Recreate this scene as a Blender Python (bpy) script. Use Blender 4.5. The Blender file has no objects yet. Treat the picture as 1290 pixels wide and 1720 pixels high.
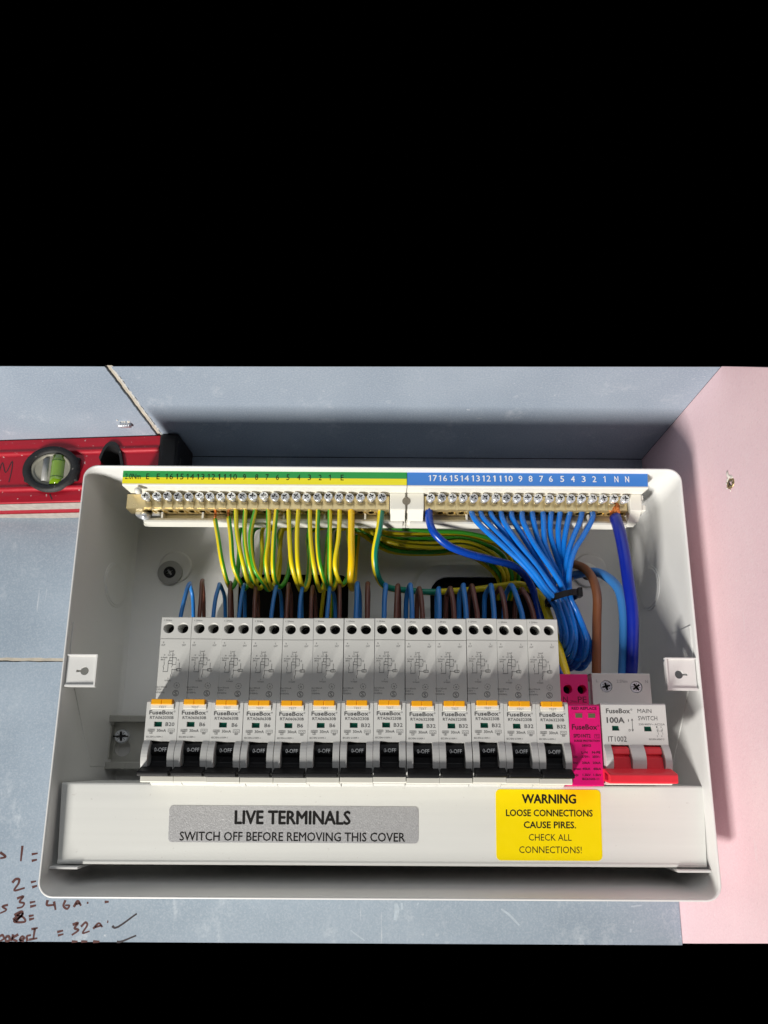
import bpy, bmesh, math, random
from mathutils import Vector, Matrix
from mathutils.geometry import tessellate_polygon
random.seed(7)
S = 0.001                                   # everything below is written in millimetres
scene = bpy.context.scene
COL = scene.collection

# ------------------------------------------------------------------ camera
CAMP = (129.91248, -312.14869, -29.54475, 0.18471, 0.00085, -0.00576)
cx, cy, cz, rx, ry, rz = CAMP
fwd = Vector((math.sin(ry)*math.cos(rx), math.cos(ry)*math.cos(rx), math.sin(rx)))
rgt = Vector((math.cos(ry), -math.sin(ry), 0)); upv = rgt.cross(fwd)
r2 = rgt*math.cos(rz) - upv*math.sin(rz); u2 = upv*math.cos(rz) + rgt*math.sin(rz)
cd = bpy.data.cameras.new('camera'); cam = bpy.data.objects.new('camera', cd); COL.objects.link(cam)
m4 = Matrix.Identity(4)
for i in range(3):
    m4[i][0] = r2[i]; m4[i][1] = u2[i]; m4[i][2] = -fwd[i]; m4[i][3] = (cx, cy, cz)[i]*S
cam.matrix_world = m4
cd.sensor_fit = 'HORIZONTAL'; cd.sensor_width = 36; cd.lens = 36*955/1290.
cd.shift_y = 240/1290.
cd.clip_start = 0.005; cd.clip_end = 50
scene.camera = cam

# ------------------------------------------------------------------ world and lamps
w = bpy.data.worlds.new('World'); scene.world = w; w.use_nodes = True
w.node_tree.nodes['Background'].inputs[0].default_value = (0, 0, 0, 1)
w.node_tree.nodes['Background'].inputs[1].default_value = 0
LD = Vector((0.45, 0.42, 0.79)).normalized()           # travel direction of the low raking daylight
def area(name, pos, direction, ydir, sx, sy, power, colour):
    ld = bpy.data.lights.new(name, 'AREA'); ld.shape = 'RECTANGLE'; ld.size = sx; ld.size_y = sy
    ld.energy = power; ld.color = colour
    o = bpy.data.objects.new(name, ld); COL.objects.link(o)
    z = -Vector(direction).normalized(); x = Vector(ydir).cross(z).normalized(); y = z.cross(x)
    M = Matrix((x, y, z)).transposed().to_4x4(); M.translation = Vector(pos); o.matrix_world = M
    return o
tgt = Vector((0.13, 0.02, 0.04))
area('daylight_lamp', tgt - LD*2.4, LD, (0, -0.79, 0.42), 0.065, 0.70, 91, (1.0, 0.965, 0.905))
area('room_fill_lamp', (0.10, -1.75, 1.45), (0, 1, -0.8), (0, 0, 1), 2.4, 1.8, 16, (0.93, 0.96, 1.0))
vs = scene.view_settings
vs.view_transform = 'Standard'; vs.look = 'None'; vs.exposure = 0; vs.gamma = 1; vs.use_curve_mapping = False
scene.cycles.max_bounces = 8
# ------------------------------------------------------------------ materials
def mat(name, col, rough=0.45, metal=0.0, var=0.06, scale=300., bump=0.0, bscale=900., spec=0.5, coat=0.0, aniso=None, rvar=0.08, specks=0, speckc=(.75, .70, .68)):
    m = bpy.data.materials.new(name); m.use_nodes = True
    nt = m.node_tree; N = nt.nodes; L = nt.links; b = N['Principled BSDF']
    tc = N.new('ShaderNodeTexCoord'); co = tc.outputs['Object']
    if aniso:
        mp = N.new('ShaderNodeMapping'); mp.inputs['Scale'].default_value = aniso; L.new(co, mp.inputs[0]); co = mp.outputs[0]
    nz = N.new('ShaderNodeTexNoise'); nz.inputs['Scale'].default_value = scale; nz.inputs['Detail'].default_value = 5
    L.new(co, nz.inputs['Vector'])
    mx = N.new('ShaderNodeMix'); mx.data_type = 'RGBA'
    mx.inputs['A'].default_value = (*[c*(1-var) for c in col], 1); mx.inputs['B'].default_value = (*[min(1, c*(1+var)) for c in col], 1)
    L.new(nz.outputs['Fac'], mx.inputs['Factor']); L.new(mx.outputs['Result'], b.inputs['Base Color'])
    mr = N.new('ShaderNodeMapRange'); mr.inputs['To Min'].default_value = max(0.02, rough-rvar); mr.inputs['To Max'].default_value = min(1, rough+rvar)
    L.new(nz.outputs['Fac'], mr.inputs['Value']); L.new(mr.outputs[0], b.inputs['Roughness'])
    b.inputs['Metallic'].default_value = metal; b.inputs['Specular IOR Level'].default_value = spec
    b.inputs['Coat Weight'].default_value = coat
    if specks:
        n3 = N.new('ShaderNodeTexNoise'); n3.inputs['Scale'].default_value = 420; n3.inputs['Detail'].default_value = 2; L.new(tc.outputs['Object'], n3.inputs['Vector'])
        r3 = N.new('ShaderNodeMapRange'); r3.inputs['From Min'].default_value = .70; r3.inputs['From Max'].default_value = .76; r3.inputs['To Max'].default_value = specks; L.new(n3.outputs['Fac'], r3.inputs['Value'])
        x3 = N.new('ShaderNodeMix'); x3.data_type = 'RGBA'; x3.inputs['B'].default_value = (*speckc, 1); L.new(mx.outputs['Result'], x3.inputs['A']); L.new(r3.outputs[0], x3.inputs['Factor']); L.new(x3.outputs['Result'], b.inputs['Base Color'])
    if bump:
        n2 = N.new('ShaderNodeTexNoise'); n2.inputs['Scale'].default_value = bscale; n2.inputs['Detail'].default_value = 4
        L.new(co, n2.inputs['Vector'])
        bp = N.new('ShaderNodeBump'); bp.inputs['Strength'].default_value = bump; bp.inputs['Distance'].default_value = 0.0003
        L.new(n2.outputs['Fac'], bp.inputs['Height']); L.new(bp.outputs[0], b.inputs['Normal'])
    return m
def board_mat(name, col, dark, pale, scratch=0.5):
    """paper face of plasterboard: mottled paper, fine fibre grain, plaster smears and scratches"""
    m = bpy.data.materials.new(name); m.use_nodes = True
    nt = m.node_tree; N = nt.nodes; L = nt.links; b = N['Principled BSDF']
    tc = N.new('ShaderNodeTexCoord')
    def noise(scale, detail, rough=0.5, sc=None):
        v = tc.outputs['Object']
        if sc:
            mp = N.new('ShaderNodeMapping'); mp.inputs['Scale'].default_value = sc[0]; mp.inputs['Rotation'].default_value = sc[1]; L.new(v, mp.inputs[0]); v = mp.outputs[0]
        n = N.new('ShaderNodeTexNoise'); n.inputs['Scale'].default_value = scale; n.inputs['Detail'].default_value = detail; n.inputs['Roughness'].default_value = rough
        L.new(v, n.inputs['Vector']); return n.outputs['Fac']
    def ramp(v, a, b_):
        r = N.new('ShaderNodeMapRange'); r.inputs['From Min'].default_value = a; r.inputs['From Max'].default_value = b_; L.new(v, r.inputs['Value']); return r.outputs[0]
    def mul(a, k):
        r = N.new('ShaderNodeMath'); r.operation = 'MULTIPLY'; L.new(a, r.inputs[0])
        if isinstance(k, float): r.inputs[1].default_value = k
        else: L.new(k, r.inputs[1])
        return r.outputs[0]
    def mix(f, A, B):
        x = N.new('ShaderNodeMix'); x.data_type = 'RGBA'; L.new(f, x.inputs['Factor'])
        for k, v in (('A', A), ('B', B)):
            if isinstance(v, tuple): x.inputs[k].default_value = (*v, 1)
            else: L.new(v, x.inputs[k])
        return x.outputs['Result']
    c = mix(ramp(noise(14, 4), .35, .65), dark, col)
    c = mix(mul(ramp(noise(950, 3, .7), .45, .75), .35), c, pale)
    c = mix(mul(ramp(noise(620, 3, .7), .55, .8), .35), c, tuple(v*.72 for v in dark))
    sm = mul(ramp(noise(38, 5, .65, ((1, 1, .45), (.2, .5, .6))), .56, .74), ramp(noise(260, 5, .75), .42, .62))
    c = mix(mul(sm, .8*scratch), c, pale)
    sp = mul(ramp(noise(110, 3, .6), .69, .74), ramp(noise(24, 2), .5, .6))
    c = mix(mul(sp, .5*scratch), c, (.85, .86, .86))
    sc1 = mul(ramp(noise(30, 2, .5, ((14, 14, .8), (.0, .6, .0))), .71, .74), ramp(noise(26, 2), .52, .6))
    c = mix(mul(sc1, .28*scratch), c, (.85, .85, .85))
    L.new(c, b.inputs['Base Color']); b.inputs['Roughness'].default_value = .82; b.inputs['Specular IOR Level'].default_value = .25
    bp = N.new('ShaderNodeBump'); bp.inputs['Strength'].default_value = .35; bp.inputs['Distance'].default_value = .0003
    L.new(noise(700, 4, .65), bp.inputs['Height']); L.new(bp.outputs[0], b.inputs['Normal'])
    return m
MT = {}
MT['case'] = mat('white_powder_coat', (.735, .735, .72), .42, 0, .045, 35, .18, 1400, specks=.35, speckc=(.60, .58, .55))
MT['cover'] = mat('cover_painted_steel', (.725, .73, .70), .38, 0, .05, 26, .12, 900, aniso=(.25, 1, 9), rvar=.14, specks=.5, speckc=(.55, .53, .50))
MT['plastic'] = mat('grey_white_plastic', (.60, .60, .575), .42, 0, .025, 90, .10, 1500)
MT['nose'] = mat('pale_grey_plastic', (.63, .63, .61), .40, 0, .025, 120, .08, 1600)
MT['white'] = mat('white_plastic', (.80, .79, .72), .38, 0, .03, 80, .06)
MT['black'] = mat('black_plastic', (.008, .008, .009), .46, 0, .2, 200, .12, 1600, spec=.2)
MT['dark'] = mat('dark_recess', (.02, .02, .02), .7)  # near-black; paints the shade into screw crosses and clamp holes
MT['blackhole'] = mat('painted_cavity_shade', (.012, .011, .010), .95, spec=.1)  # near-black backing; the cavity's shade is put into its colour
MT['slot'] = mat('painted_slot_shade', (.20, .18, .14), .7)  # grey-brown that paints in the shade of the fixing slot
MT['smear'] = mat('plaster_smear', (.44, .51, .58), .9, 0, .25, 300, .5, 500)
MT['paper'] = mat('torn_paper', (.56, .55, .52), .9, 0, .25, 300, .6, 500)
MT['orange'] = mat('amber_plastic', (.90, .40, .006), .35, 0, .05, 200)
MT['green'] = mat('green_flag', (.006, .085, .055), .25)
MT['magenta'] = mat('magenta_plastic', (.72, .004, .17), .42, 0, .05, 100, .08)
MT['olive'] = mat('olive_window', (.12, .13, .065), .3)
MT['red'] = mat('red_plastic', (.80, .03, .05), .40, 0, .05, 150, .08)
MT['ink'] = mat('grey_ink', (.09, .09, .09), .6)
MT['inkd'] = mat('dark_ink', (.010, .009, .009), .7, spec=.2)
MT['inkl'] = mat('faint_grey_ink', (.30, .30, .30), .6)
MT['inkw'] = mat('white_ink', (.60, .62, .64), .5)
MT['inkwb'] = mat('white_label_ink', (.9, .92, .95), .5)
MT['inkm'] = mat('plum_ink', (.06, .002, .015), .6)
MT['zinc'] = mat('zinc_plated_steel', (.72, .75, .80), .30, .6, .12, 700, .2, 1200)
MT['steel'] = mat('galvanised_rail_steel', (.46, .46, .43), .42, .75, .12, 120, .1)
MT['brass'] = mat('nickel_brass', (.68, .55, .29), .30, .75, .12, 260, .15, 700)
MT['brassy'] = mat('yellow_brass', (.62, .44, .14), .30, .95, .15, 400, .2)
MT['copper'] = mat('copper_strand', (.75, .24, .07), .34, 1, .3, 900, .5, 1800)
MT['wyel'] = mat('wire_yellow', (.82, .66, .01), .30, 0, .05, 150, .06, 700)
MT['wgrn'] = mat('wire_green', (.05, .37, .025), .30, 0, .08, 150, .06, 700)
MT['wteal'] = mat('wire_teal_green', (.005, .22, .14), .30, 0, .08, 150)
MT['wamb'] = mat('wire_amber_yellow', (.90, .58, .004), .30, 0, .05, 150)
MT['wblue'] = mat('wire_blue', (.005, .165, .62), .28, 0, .08, 150, .06, 700)
MT['wloop'] = mat('wire_loop_blue', (.02, .19, .56), .34, 0, .08, 150, .06, 700)
MT['wnavy'] = mat('wire_dark_blue', (.003, .016, .27), .34, 0, .08, 150, .06, 700)
MT['wroyal'] = mat('wire_royal_blue', (.003, .055, .40), .26, 0, .08, 150, .06, 700)
MT['wlight'] = mat('wire_light_blue', (.045, .22, .58), .40, 0, .08, 150, .06, 700)
MT['wbrown'] = mat('wire_brown', (.13, .042, .026), .38, 0, .1, 150, .06, 700)
MT['wbrownl'] = mat('tail_brown', (.22, .075, .028), .40, 0, .1, 150, .06, 700)
MT['lab_g'] = mat('label_green', (.004, .30, .055), .35, 0, .02)
MT['lab_y'] = mat('label_yellow', (.90, .80, .0), .35, 0, .02)
MT['lab_b'] = mat('label_blue', (.04, .22, .68), .35, 0, .02)
MT['stk_y'] = mat('sticker_yellow', (.93, .72, .0), .38, 0, .02, 200)
MT['stk_s'] = mat('sticker_silver', (.60, .60, .61), .36, .45, .30, 1500, .6, 1800)
MT['lred'] = mat('red_anodised', (.40, .006, .020), .38, .15, .12, 45, .14, 600, specks=.7)
MT['rubber'] = mat('black_rubber', (.010, .010, .011), .62, 0, .5, 120, .5, 500, specks=.5, speckc=(.25, .23, .21))
MT['dusty'] = mat('plaster_dusted_metal', (.38, .34, .31), .75, 0, .35, 240, .8, 420)
MT['dust'] = mat('dusty_clear_plastic', (.27, .26, .21), .5, 0, .35, 120, .2)
MT['vial'] = mat('lime_vial', (.17, .30, .012), .12, 0, .1, 200, coat=.8)
MT['viald'] = mat('vial_ring', (.05, .12, .01), .3)
MT['filler'] = mat('dusty_joint', (.50, .45, .37), .9, 0, .35, 180, .8, 300)
MT['plaster'] = mat('raw_plaster', (.72, .68, .62), .9, 0, .25, 300, .8, 500)
MT['marker'] = mat('brown_marker', (.085, .022, .018), .6, 0, .3, 200)
MT['markd'] = mat('dark_marker', (.03, .02, .025), .6, 0, .3, 200)
MT['grey'] = mat('grey_washer', (.34, .34, .33), .45, .1)
MT['washer'] = mat('bright_washer', (.72, .74, .72), .35, .1)
MT['knurl'] = mat('goldscrew', (.55, .42, .22), .35, .9, .3, 700, .4)
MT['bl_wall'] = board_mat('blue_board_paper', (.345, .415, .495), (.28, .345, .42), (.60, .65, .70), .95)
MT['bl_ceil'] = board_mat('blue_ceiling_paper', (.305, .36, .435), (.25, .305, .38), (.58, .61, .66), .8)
MT['pk_wall'] = board_mat('pink_board_paper', (.89, .65, .69), (.83, .59, .64), (.93, .79, .81), .45)

# ------------------------------------------------------------------ mesh building
class MB:
    def __init__(s): s.v = []; s.f = []; s.m = []; s.sm = []
    def add(s, vs, fs, mi=0, smooth=False):
        o = len(s.v); s.v += [tuple(v) for v in vs]
        for f in fs: s.f.append([i+o for i in f]); s.m.append(mi); s.sm.append(smooth)
    def box(s, x0, x1, y0, y1, z0, z1, mi=0, bev=0, seg=2):
        b = bmesh.new()
        vs = [b.verts.new((x, y, z)) for z in (z0, z1) for y in (y0, y1) for x in (x0, x1)]
        for f in ((0,2,3,1),(4,5,7,6),(0,1,5,4),(2,6,7,3),(0,4,6,2),(1,3,7,5)): b.faces.new([vs[i] for i in f])
        s.bm(b, mi, bev, seg)
    def bm(s, b, mi=0, bev=0, seg=2, ang=30):
        bmesh.ops.recalc_face_normals(b, faces=b.faces)
        if bev:
            es = [e for e in b.edges if len(e.link_faces) == 2 and e.calc_face_angle(0) > math.radians(ang)]
            bmesh.ops.bevel(b, geom=es, offset=bev, segments=seg, profile=.5, affect='EDGES', clamp_overlap=True)
        b.verts.ensure_lookup_table(); b.verts.index_update()
        s.add([v.co[:] for v in b.verts], [[v.index for v in f.verts] for f in b.faces], mi, False); b.free()
    def prism(s, poly, axis, a0, a1, mi=0, bev=0, seg=2):
        """polygon extruded along an axis: axis x -> poly in (y,z); y -> (x,z); z -> (x,y)"""
        def P(u, v, a): return {'x': (a, u, v), 'y': (u, a, v), 'z': (u, v, a)}[axis]
        b = bmesh.new(); n = len(poly)
        A = [b.verts.new(P(u, v, a0)) for u, v in poly]; B = [b.verts.new(P(u, v, a1)) for u, v in poly]
        for i in range(n): b.faces.new((A[i], A[(i+1) % n], B[(i+1) % n], B[i]))
        tri = tessellate_polygon([[Vector((u, v, 0)) for u, v in poly]])
        if bev:
            b.faces.new(A); b.faces.new(B[::-1])
        else:
            for t in tri:
                b.faces.new([A[i] for i in t]); b.faces.new([B[i] for i in t])
        s.bm(b, mi, bev, seg)
    def plate(s, outer, holes, y, depth=0, mi=0, wallmat=None, x=None):
        """flat sheet in x-z at depth y with real holes, whose walls run back by depth"""
        P = (lambda u, v, yy: (u, yy, v)) if x is None else (lambda u, v, yy: (yy, u, v))
        loops = [outer]+holes; flat = [q for l in loops for q in l]
        tri = tessellate_polygon([[Vector((q[0], q[1], 0)) for q in l] for l in loops])
        s.add([P(q[0], q[1], y) for q in flat], [list(t) for t in tri], mi)
        if depth:
            for l in loops:
                n = len(l)
                s.add([P(q[0], q[1], y) for q in l]+[P(q[0], q[1], y+depth) for q in l], [[i, (i+1) % n, n+(i+1) % n, n+i] for i in range(n)], mi if wallmat is None else wallmat, len(l) > 10)
    def tube(s, pts, r, n=12, mi=0, mf=None, sub=6, cap=True, raw=False):
        P = [Vector(q) for q in pts] if raw else spline(pts, sub)
        k = len(P); T = [(P[min(i+1, k-1)]-P[max(i-1, 0)]).normalized() for i in range(k)]
        nn = Vector((0, -1, 0)); nn = (nn-T[0]*nn.dot(T[0]))
        if nn.length < .1: nn = Vector((0, 0, 1))-T[0]*T[0].z
        nn.normalize(); vs = []
        for i in range(k):
            nn = (nn-T[i]*nn.dot(T[i])).normalized(); bb = nn.cross(T[i])
            rr = r(i/(k-1)) if callable(r) else r
            for j in range(n):
                a = 2*math.pi*(j+.5)/n; vs.append(P[i]+nn*(rr*math.cos(a))+bb*(rr*math.sin(a)))
        o = len(s.v); s.v += [tuple(v) for v in vs]
        for i in range(k-1):
            for j in range(n):
                s.f.append([o+i*n+j, o+i*n+(j+1) % n, o+(i+1)*n+(j+1) % n, o+(i+1)*n+j]); s.m.append(mf(j, i/(k-1)) if mf else mi); s.sm.append(True)
        if cap:
            for q in (0, k-1): s.f.append([o+q*n+j for j in range(n)]); s.m.append(mf(0, 0) if mf else mi); s.sm.append(False)
    def lathe(s, prof, org, d=(0, -1, 0), n=20, mi=0, mis=None, smooth=True, cap=True):
        """profile [(radius, height)] turned about the direction d"""
        d = Vector(d).normalized(); a = Vector((0, 0, 1)) if abs(d.z) < .9 else Vector((1, 0, 0))
        u = a.cross(d).normalized(); v = d.cross(u); O = Vector(org); o = len(s.v); k = len(prof)
        for r, h in prof:
            for j in range(n):
                t = 2*math.pi*j/n; s.v.append(tuple(O+d*h+u*(r*math.cos(t))+v*(r*math.sin(t))))
        for i in range(k-1):
            for j in range(n):
                s.f.append([o+i*n+j, o+i*n+(j+1) % n, o+(i+1)*n+(j+1) % n, o+(i+1)*n+j]); s.m.append(mis[i] if mis else mi); s.sm.append(smooth)
        for q in (0, k-1):
            if cap and prof[q][0] > 1e-4: s.f.append([o+q*n+j for j in range(n)]); s.m.append((mis[0] if q == 0 else mis[-1]) if mis else mi); s.sm.append(False)
    def mesh(s, name, mats, org=(0, 0, 0)):
        me = bpy.data.meshes.new(name)
        me.from_pydata([((x-org[0])*S, (y-org[1])*S, (z-org[2])*S) for x, y, z in s.v], [], s.f)
        for m in mats: me.materials.append(MT[m])
        me.polygons.foreach_set('material_index', s.m); me.polygons.foreach_set('use_smooth', s.sm)
        b = bmesh.new(); b.from_mesh(me); bmesh.ops.remove_doubles(b, verts=b.verts, dist=1e-7); bmesh.ops.recalc_face_normals(b, faces=b.faces); b.to_mesh(me); b.free()
        me.update(); return me
def spline(pts, sub=6):
    P = [Vector(q) for q in pts]; out = []
    Q = [P[0]*2-P[1]]+P+[P[-1]*2-P[-2]]
    for i in range(1, len(Q)-2):
        a, b, c, d = Q[i-1:i+3]
        # centripetal Catmull-Rom
        t0 = 0; t1 = t0+max((b-a).length, 1e-4)**.5; t2 = t1+max((c-b).length, 1e-4)**.5; t3 = t2+max((d-c).length, 1e-4)**.5
        for k in range(sub):
            t = t1+(t2-t1)*k/sub
            A1 = a*((t1-t)/(t1-t0))+b*((t-t0)/(t1-t0)); A2 = b*((t2-t)/(t2-t1))+c*((t-t1)/(t2-t1)); A3 = c*((t3-t)/(t3-t2))+d*((t-t2)/(t3-t2))
            B1 = A1*((t2-t)/(t2-t0))+A2*((t-t0)/(t2-t0)); B2 = A2*((t3-t)/(t3-t1))+A3*((t-t1)/(t3-t1))
            out.append(B1*((t2-t)/(t2-t1))+B2*((t-t1)/(t2-t1)))
    out.append(P[-1]); return out
ORG = {}                                              # base point in mm of every thing and part
def link(name, me, parent=None, org=(0, 0, 0)):
    o = bpy.data.objects.new(name, me); COL.objects.link(o)
    po = ORG.get(parent.name, (0, 0, 0)) if parent else (0, 0, 0)
    o.location = [(org[i]-po[i])*S for i in range(3)]
    if parent: o.parent = parent
    ORG[o.name] = tuple(org); return o
def part(name, mb, mats, parent=None, org=None):
    """one mesh object; its vertices are given in world mm, its origin at org (or the parent's base)"""
    if isinstance(mats, str): mats = [mats]
    if org is None: org = ORG[parent.name] if parent else (0, 0, 0)
    return link(name, mb.mesh(name, mats, org), parent, org)
def tag(o, label, cat, group=None):
    o['label'] = label; o['category'] = cat
    if group: o['group'] = group
    return o
def thing(name, label, cat, org, group=None): return tag(link(name, None, None, org), label, cat, group)
def struct(o): o['kind'] = 'structure'; return o
def copy_tree(o, parent=None):
    c = o.copy(); COL.objects.link(c); ORG[c.name] = ORG[o.name]
    if parent: c.parent = parent
    for ch in list(o.children): copy_tree(ch, c)
    return c
def rrect(x0, x1, z0, z1, r, n=6):
    out = []
    for cx_, cz_, a0 in ((x1-r, z1-r, 0), (x0+r, z1-r, 90), (x0+r, z0+r, 180), (x1-r, z0+r, 270)):
        for k in range(n+1):
            a = math.radians(a0+90*k/n); out.append((cx_+r*math.cos(a), cz_+r*math.sin(a)))
    return out
def circ(x, z, r, n=20): return [(x+r*math.cos(2*math.pi*k/n), z+r*math.sin(2*math.pi*k/n)) for k in range(n)]
# ---- lettering: the built-in font turned into flat mesh
_tc = {}
def glyphs(sx, bold):
    k = (sx, bold)
    if k not in _tc:
        c = bpy.data.curves.new('lettering', 'FONT'); c.body = sx; c.size = 1; c.resolution_u = 2; c.offset = 0; c.fill_mode = 'FRONT'
        o = bpy.data.objects.new('lettering', c); COL.objects.link(o); bpy.context.view_layer.update()
        e = o.evaluated_get(bpy.context.evaluated_depsgraph_get()); me = e.to_mesh()
        V = [v.co[:2] for v in me.vertices]; F = [list(p.vertices) for p in me.polygons]
        e.to_mesh_clear(); bpy.data.objects.remove(o); bpy.data.curves.remove(c)
        _tc[k] = (V, F)
    return _tc[k]
def text(mb, sx, x0, x1, z0, z1, y, mi=0, bold=0.0, plane=None, cap=True):
    """lettering stretched to the box x0..x1, z0..z1 (z0 is the baseline) on the plane at depth y"""
    V, F = glyphs(sx, bold)
    if not V: return
    a0 = min(v[0] for v in V); a1 = max(v[0] for v in V); b0 = min(v[1] for v in V); b1 = max(v[1] for v in V)
    if cap: b0 = 0.0 if b0 < 0 and b0 > -.3 else b0; 
    P = plane or (lambda u, v: (u, y, v))
    hgt = z1-z0; e = bold*hgt*1.6                       # heavier weights: the glyphs laid over themselves, each a hair prouder
    offs = [(0, 0)] if not e else [(-e, 0), (e, 0), (0, e*.8), (0, -e*.8), (0, 0)]
    for k, (du, dv) in enumerate(offs):
        Q = [P(x0+du+(v[0]-a0)/(a1-a0)*(x1-x0), z0+dv+(v[1]-b0)/(b1-b0)*(z1-z0)) for v in V]
        mb.add([(q[0], q[1]-.006*k, q[2]) for q in Q], F, mi)
def stroke(mb, pts, wd, y, mi=0, plane=None, sm=0):
    """pen or printed line as a flat ribbon"""
    P = plane or (lambda u, v: (u, y, v))
    if sm: pts = [(q.x, q.y) for q in spline([(a, b, 0) for a, b in pts], sm)]
    n = len(pts); L = []; R = []
    for i in range(n):
        a = pts[max(i-1, 0)]; b = pts[min(i+1, n-1)]; dx, dz = b[0]-a[0], b[1]-a[1]; l = math.hypot(dx, dz) or 1
        k = wd/2 if not callable(wd) else wd(i/max(1, n-1))/2
        L.append(P(pts[i][0]-dz/l*k, pts[i][1]+dx/l*k)); R.append(P(pts[i][0]+dz/l*k, pts[i][1]-dx/l*k))
    mb.add(L+R, [[i, i+1, n+i+1, n+i] for i in range(n-1)], mi)
def line(mb, x0, z0, x1, z1, wd, y, mi=0, plane=None): stroke(mb, [(x0, z0), (x1, z1)], wd, y, mi, plane)
def frame(mb, x0, x1, z0, z1, wd, y, mi=0):
    for a in ((x0, z0, x1, z0), (x0, z1, x1, z1), (x0, z0, x0, z1), (x1, z0, x1, z1)): line(mb, *a, wd, y, mi)
# ------------------------------------------------------------------ the setting: corner of plasterboard
YW, XP, ZC = 90.0, 328.0, 200.0
# back wall: two boards with an open joint between them
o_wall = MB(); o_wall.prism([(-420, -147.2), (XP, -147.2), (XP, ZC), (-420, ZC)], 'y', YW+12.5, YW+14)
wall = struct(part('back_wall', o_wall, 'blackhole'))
def rough_edge(x0, z0, x1, z1, n, amp):
    return [(x0+(x1-x0)*i/n+random.uniform(-amp, amp)*(abs(z1-z0) > abs(x1-x0)), z0+(z1-z0)*i/n+random.uniform(-amp, amp)*(abs(x1-x0) > abs(z1-z0))) for i in range(n+1)]
def zj(x): return 40.2+(x+142)*.0   # height of the joint
low = rough_edge(XP-.4, 39.6, -420, 38.6, 190, .22); up = rough_edge(-420, 41.6, XP-.4, 42.4, 190, .3)
b = MB(); b.prism([(-420, -147.4), (XP-.4, -147.4)]+low, 'y', YW, YW+12.5); part('plasterboard', b, ['bl_wall'], wall)
b = MB(); b.prism(up+[(XP-.4, ZC-.3), (-420, ZC-.3)], 'y', YW, YW+12.5); part('plasterboard', b, ['bl_wall'], wall)
b = MB(); b.prism(rough_edge(XP-.4, 40.3, -420, 39.5, 190, .3)+[(-420, 44), (XP-.4, 44)], 'y', YW+.3, YW+6); part('joint_filler', b, ['filler'], wall)
hand = [[[-128.1,-91.5],[-124.0,-94.4],[-127.6,-95.4]],[[-113.5,-87.2],[-113.4,-97.2]],[[-106.6,-92.7],[-102.6,-92.0]],[[-106.1,-96.9],[-102.6,-96.1]],[[-117.4,-110.9],[-115.3,-108.6],[-113.1,-108.8],[-113.1,-111.1],[-115.5,-115.7],[-108.7,-114.1]],[[-105.0,-110.6],[-101.6,-109.8]],[[-103.8,-113.7],[-100.6,-112.7]],[[-118.5,-124.8],[-122.1,-125.9],[-119.2,-127.9],[-123.1,-130.1]],[[-113.0,-120.8],[-108.9,-119.5],[-111.1,-122.9],[-107.9,-123.8],[-108.9,-126.0],[-112.4,-126.8]],[[-104.2,-123.4],[-100.6,-122.6]],[[-103.7,-125.9],[-99.8,-125.0]],[[-92.5,-121.7],[-92.7,-124.7],[-88.0,-124.7]],[[-88.2,-122.5],[-86.6,-127.8]],[[-80.7,-121.7],[-81.6,-125.3],[-79.0,-127.1],[-77.7,-125.1],[-80.6,-124.9]],[[-74.7,-125.9],[-72.5,-122.1],[-70.0,-125.1]],[[-73.8,-124.1],[-70.7,-123.6]],[[-66.3,-123.3],[-65.2,-123.3]],[[-113.5,-131.2],[-108.8,-129.0],[-108.3,-131.2],[-113.3,-134.9],[-109.3,-135.6],[-105.7,-134.9],[-107.6,-132.4],[-111.9,-131.2]],[[-114.0,-134.1],[-109.5,-129.7]],[[-112.0,-135.3],[-107.7,-129.7]],[[-103.9,-131.8],[-100.7,-131.2]],[[-103.4,-133.9],[-100.2,-133.1]],[[-121.3,-144.3],[-119.8,-143.5],[-118.5,-145.7],[-120.9,-147.2]],[[-117.6,-144.7],[-115.6,-144.2],[-114.7,-146.6],[-117.0,-147.1],[-117.6,-144.7]],[[-112.8,-143.0],[-113.5,-148.1]],[[-109.4,-143.0],[-113.0,-145.7],[-109.4,-147.6]],[[-108.2,-146.6],[-105.2,-145.4],[-106.7,-144.2],[-108.2,-146.4],[-105.2,-147.6]],[[-102.9,-147.8],[-103.6,-144.2],[-101.0,-143.4]],[[-98.9,-139.3],[-99.2,-145.6]],[[-101.2,-139.8],[-97.1,-139.0]],[[-102.0,-146.3],[-96.6,-145.3]],[[-84.0,-141.5],[-80.2,-140.5]],[[-83.3,-143.6],[-79.7,-142.7]],[[-74.3,-136.9],[-71.0,-135.9],[-72.8,-139.1],[-70.1,-140.1],[-74.2,-143.3]],[[-68.7,-138.1],[-65.8,-135.4],[-64.6,-136.9],[-67.2,-142.0],[-62.7,-140.8]],[[-60.5,-139.3],[-57.1,-135.9],[-54.5,-138.3]],[[-59.5,-138.3],[-55.1,-137.3]],[[-51.7,-134.9],[-50.9,-135.0]],[[-48.1,-137.5],[-46.1,-138.7],[-32.5,-129.8]],[[-44.2,-148.0],[-42.0,-149.2],[-31.8,-143.3]],[[-73.8,-148.9],[-71.4,-147.3],[-70.0,-148.1]],[[-67.6,-148.8],[-64.9,-147.1],[-63.5,-148.1]],[[-59.8,-148.8],[-57.3,-147.3],[-55.6,-148.8]],[[-54.5,-122.7],[-51.8,-122.5]]]
b = MB()
for i, s_ in enumerate(hand):
    mi = 1 if i >= len(hand)-6 and len(s_) == 3 and i in (len(hand)-6, len(hand)-5) else 0
    s_ = [(x, max(z, -147.2)) for x, z in s_]
    base = 1.5+.35*random.random()
    stroke(b, s_, (lambda t, k=base: k*(1.0-.35*t)), YW-.05, mi, sm=5 if len(s_) > 2 else 0)
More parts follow.
